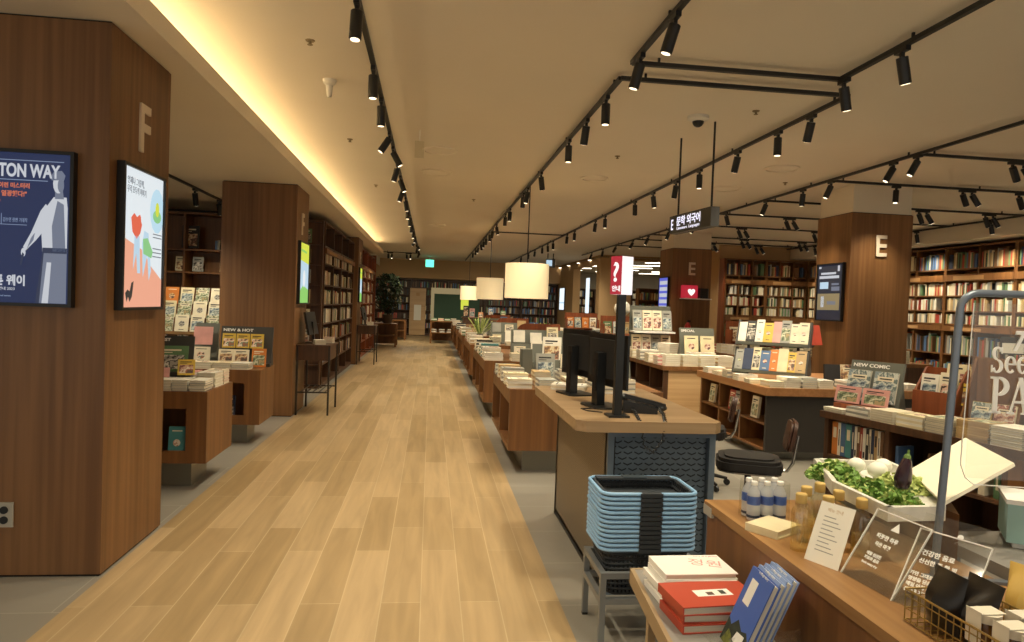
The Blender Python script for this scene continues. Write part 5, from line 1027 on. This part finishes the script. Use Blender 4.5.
# stools
def stool(x, y, rz, label, zs=.5):
    t = thing('desk_chair', label, 'chair', (x, y, 0), rz)
    b = MB(); P = rrect(.46, .42, .12, 6)
    for (s_, z0, z1) in ((.92, zs-.045, zs-.03), (1, zs-.03, zs+.02), (.93, zs+.02, zs+.045), (.75, zs+.045, zs+.058)): b.prism([(px*s_, py*s_) for px, py in P], z0, z1, 'seat_black')
    b.build('seat', t); MB().prism([(px*.97, py*.97) for px, py in P], zs-.052, zs-.042, 'chrome').build('seat_trim', t)
    MB().tube([(0, 0, .08), (0, 0, zs-.05)], .024, 'dark_metal', n=12).box(-.09, .09, -.06, .06, zs-.085, zs-.052, 'black').build('gas_column', t)
    for k in range(5):
        a = k*72+20; l = MB().tube([(0, 0, .10), (.15*math.cos(R(a)), .15*math.sin(R(a)), .09), (.27*math.cos(R(a)), .27*math.sin(R(a)), .065)], [.022, .018, .013], 'dark_metal', n=8).build('base_arm', t)
        MB().lathe([(.028, -.012), (.028, .012)], 'black', T(.27*math.cos(R(a)), .27*math.sin(R(a)), .03) @ RZ(a) @ RX(90), 14).build('castor', l)
    MB().tube([(.12, .0, zs-.055), (.27, .0, zs-.04), (.305, 0, zs+.02), (.335, 0, zs+.22)], .011, 'chrome', n=8).build('back_bar', t, True)
    b = MB();
    for (s_, d_) in ((.95, .0), (1, .012), (.9, .03)): b.prism([(px*s_*.62, py*s_*.55) for px, py in P], d_, d_+.014, 'leather_brown', T(.30, 0, zs+.22) @ RY(-80) @ RZ(90))
    b.build('backrest', t)
stool(2.36, 4.83, -22, 'black padded office chair right of the help counter'); stool(2.50, 6.10, -24, 'office chair half hidden behind the help counter, only its brown back showing')
# stool 2's back at x 2.85

# ---------------------------------------------------------------- bookcases at right and back
zr = (.33, .93, 1.53, 1.79, 2.09, 2.62)
for u in range(7):
    y = 18.0 - u*1.7
    bc, M = bookcase(f'dark wood bookcase on the right wall, {ORD[u]} from the far corner', 10.3, y, -90, 1.69, .4, 0, 3.06, zr, 2, m='wood_brown', strips=((2.37, 2.50), (1.38, 1.49)))
    for r_, z in enumerate(zr):
        h = (.45, .38, .2, .25, .25, .33)[r_]
        for s_ in (0, 1): fill_row(M, .04+.845*s_, .82+.845*s_, .01, z, h, (DARKP, DARKP, PALE, PALE, PALE, DARKP)[r_], f'book on the {("lowest", "second lowest", "short pale middle", "pale middle", "upper pale", "topmost")[r_]} row of right wall bookcase {u+1} from the corner', .93, tmin=.02, tmax=.045)
for u in range(2):
    bc, M = bookcase(f'brown bookcase on the back wall left of the near E column, {("left", "right")[u]} unit', 7.95+u*1.18, 18.1, 0, 1.17, .3, 0, 3.06, zr, 3, m='wood_brown', strips=((2.37, 2.50), (1.38, 1.49)))
    for r_, z in enumerate(zr):
        for s_ in range(3): fill_row(M, .05+.38*s_, .38+.38*s_, .01, z, (.45, .38, .22, .25, .25, .33)[r_], (DARKP, DARKP, PALE, PALE, PALE, DARKP)[r_], f'book on the {("lowest", "second lowest", "short pale middle", "pale middle", "upper pale", "topmost")[r_]} row of the {("left", "right")[u]} back wall bookcase', .88, tmin=.025, tmax=.05)
struct('wall_back_shelving', MB().box(7.9, 10.72, 18.41, 18.5, 0, H, 'bulkhead').box(7.9, 7.94, 18.1, 18.41, 0, 3.06, 'wood_red'))
for u in range(3):
    bc, M = bookcase(f'low bookcase behind the far E column, {ORD[u]} from the left', 7.1+u*.0+u*1.5, 23.2, 0, 1.48, .35, 0, 2.3, (.35, .75, 1.1, 1.5, 1.9), 2, m='wood_brown')
    for z in (.35, .75, 1.1, 1.5, 1.9): fill_row(M, .05, 1.4, .01, z, .28, DARKP+['ivory'], f'book in the low bookcases behind the far E column', .9, tmin=.03, tmax=.06)
for u in range(4):
    bc, M = bookcase(f'bookcase in the bright side room, {ORD[u]} from the left', 6.4+u*1.9, 34.5, 0, 1.88, .4, 0, 2.5, (.4, .85, 1.3, 1.7, 2.1), 2, m='wood_dark')
    for z in (.4, .85, 1.3, 1.7, 2.1): fill_row(M, .05, 1.8, .01, z, .3, PALE+DARKP, 'book in the bright side room shelves', .9, tmin=.04, tmax=.08)
k = 0
for yy in (25.2, 27.2, 29.2, 31.2, 33.2):
    for xx in (6.5, 8.7, 10.9, 13.1):
        t = thing('ceiling_light_panel', 'white linear ceiling light in the bright side room', 'ceiling light', (xx, yy, 3.33), -30, 'linear ceiling lights in the side room'); MB().box(-.75, .75, -.12, .12, 0, .01, 'room_panel').build('diffuser', t); MB().box(-.77, .77, -.14, .14, .01, .03, 'white').build('frame', t)
t = thing('side_room_banner', 'small white vertical banner beside the pier in the side room', 'banner', (5.98, 26.0, 1.2)); MB().box(0, .03, 0, .5, 0, 1.5, 'whitescr_e').build('banner', t)
# shelf with red box on the far E column
t = thing('wall_shelf', 'small shelf on the far E column under the red box', 'shelf', (6.05, 15.8, 1.86)); MB().box(-.22, .45, -.3, 0, 0, .025, 'white').build('board', t)
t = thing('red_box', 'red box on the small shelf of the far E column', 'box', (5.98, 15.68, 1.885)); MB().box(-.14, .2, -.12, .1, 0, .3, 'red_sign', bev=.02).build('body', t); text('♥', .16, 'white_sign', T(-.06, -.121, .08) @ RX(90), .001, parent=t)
t = thing('black_device', 'black device beside the red box on the far E column', 'device', (6.34, 15.68, 1.885)); MB().box(-.12, .12, -.1, .1, 0, .24, 'black', bev=.03).box(-.07, .07, -.103, -.1, .08, .2, 'dark_metal').build('body', t)
t = thing('fire_extinguisher', 'red fire extinguisher at the foot of the far E column', 'fire extinguisher', (5.98, 15.6, .9)); MB().lathe([(.07, -.3), (.08, 0), (.08, .3), (.05, .38), (.02, .42)], 'extinguisher', None, 16).build('cylinder', t, True); MB().box(-.02, .06, -.02, .02, .42, .47, 'black').build('valve', t)
t = thing('cabinet', 'reddish low cabinet under the extinguisher at the far E column', 'cabinet', (5.8, 15.35, 0)); MB().box(0, .75, 0, .42, 0, .6, 'wood_red').build('body', t); MB().box(.37, .375, -.003, 0, .05, .58, 'gap').build('door_gap', t)

# ---------------------------------------------------------------- write out the books
BOOKS.sort(key=lambda r: -r[0])
NIND = 300
rest = MB()
for i, (pr, M, w_, h_, t_, cover, art, label, group, cat) in enumerate(BOOKS):
    if i < NIND:
        nm = 'magazine' if 'magazine' in label else 'book'
        o = bpy.data.objects.new(nm, book_mesh(w_, h_, t_, cover, art)); COL.objects.link(o); o.matrix_world = M
        tag(o, label, nm, group)
    else:
        if h_*w_ > .02 and i < 900: build_book(rest, M, w_, h_, t_, cover, art)
        else:
            e = 'cover_' + cover
            rest.box(-w_/2, w_/2, -h_/2, h_/2, t_*.12, t_*.88, 'pages' if art < 4 else e, M) if i < 900 else None
            rest.box(-w_/2, w_/2, -h_/2, h_/2, 0, t_, e, M)
o = rest.build('books'); tag(o, 'rows and piles of smaller books filling shelves and tables of the shop', 'books', kind='stuff')
print('BOOKS', len(BOOKS))
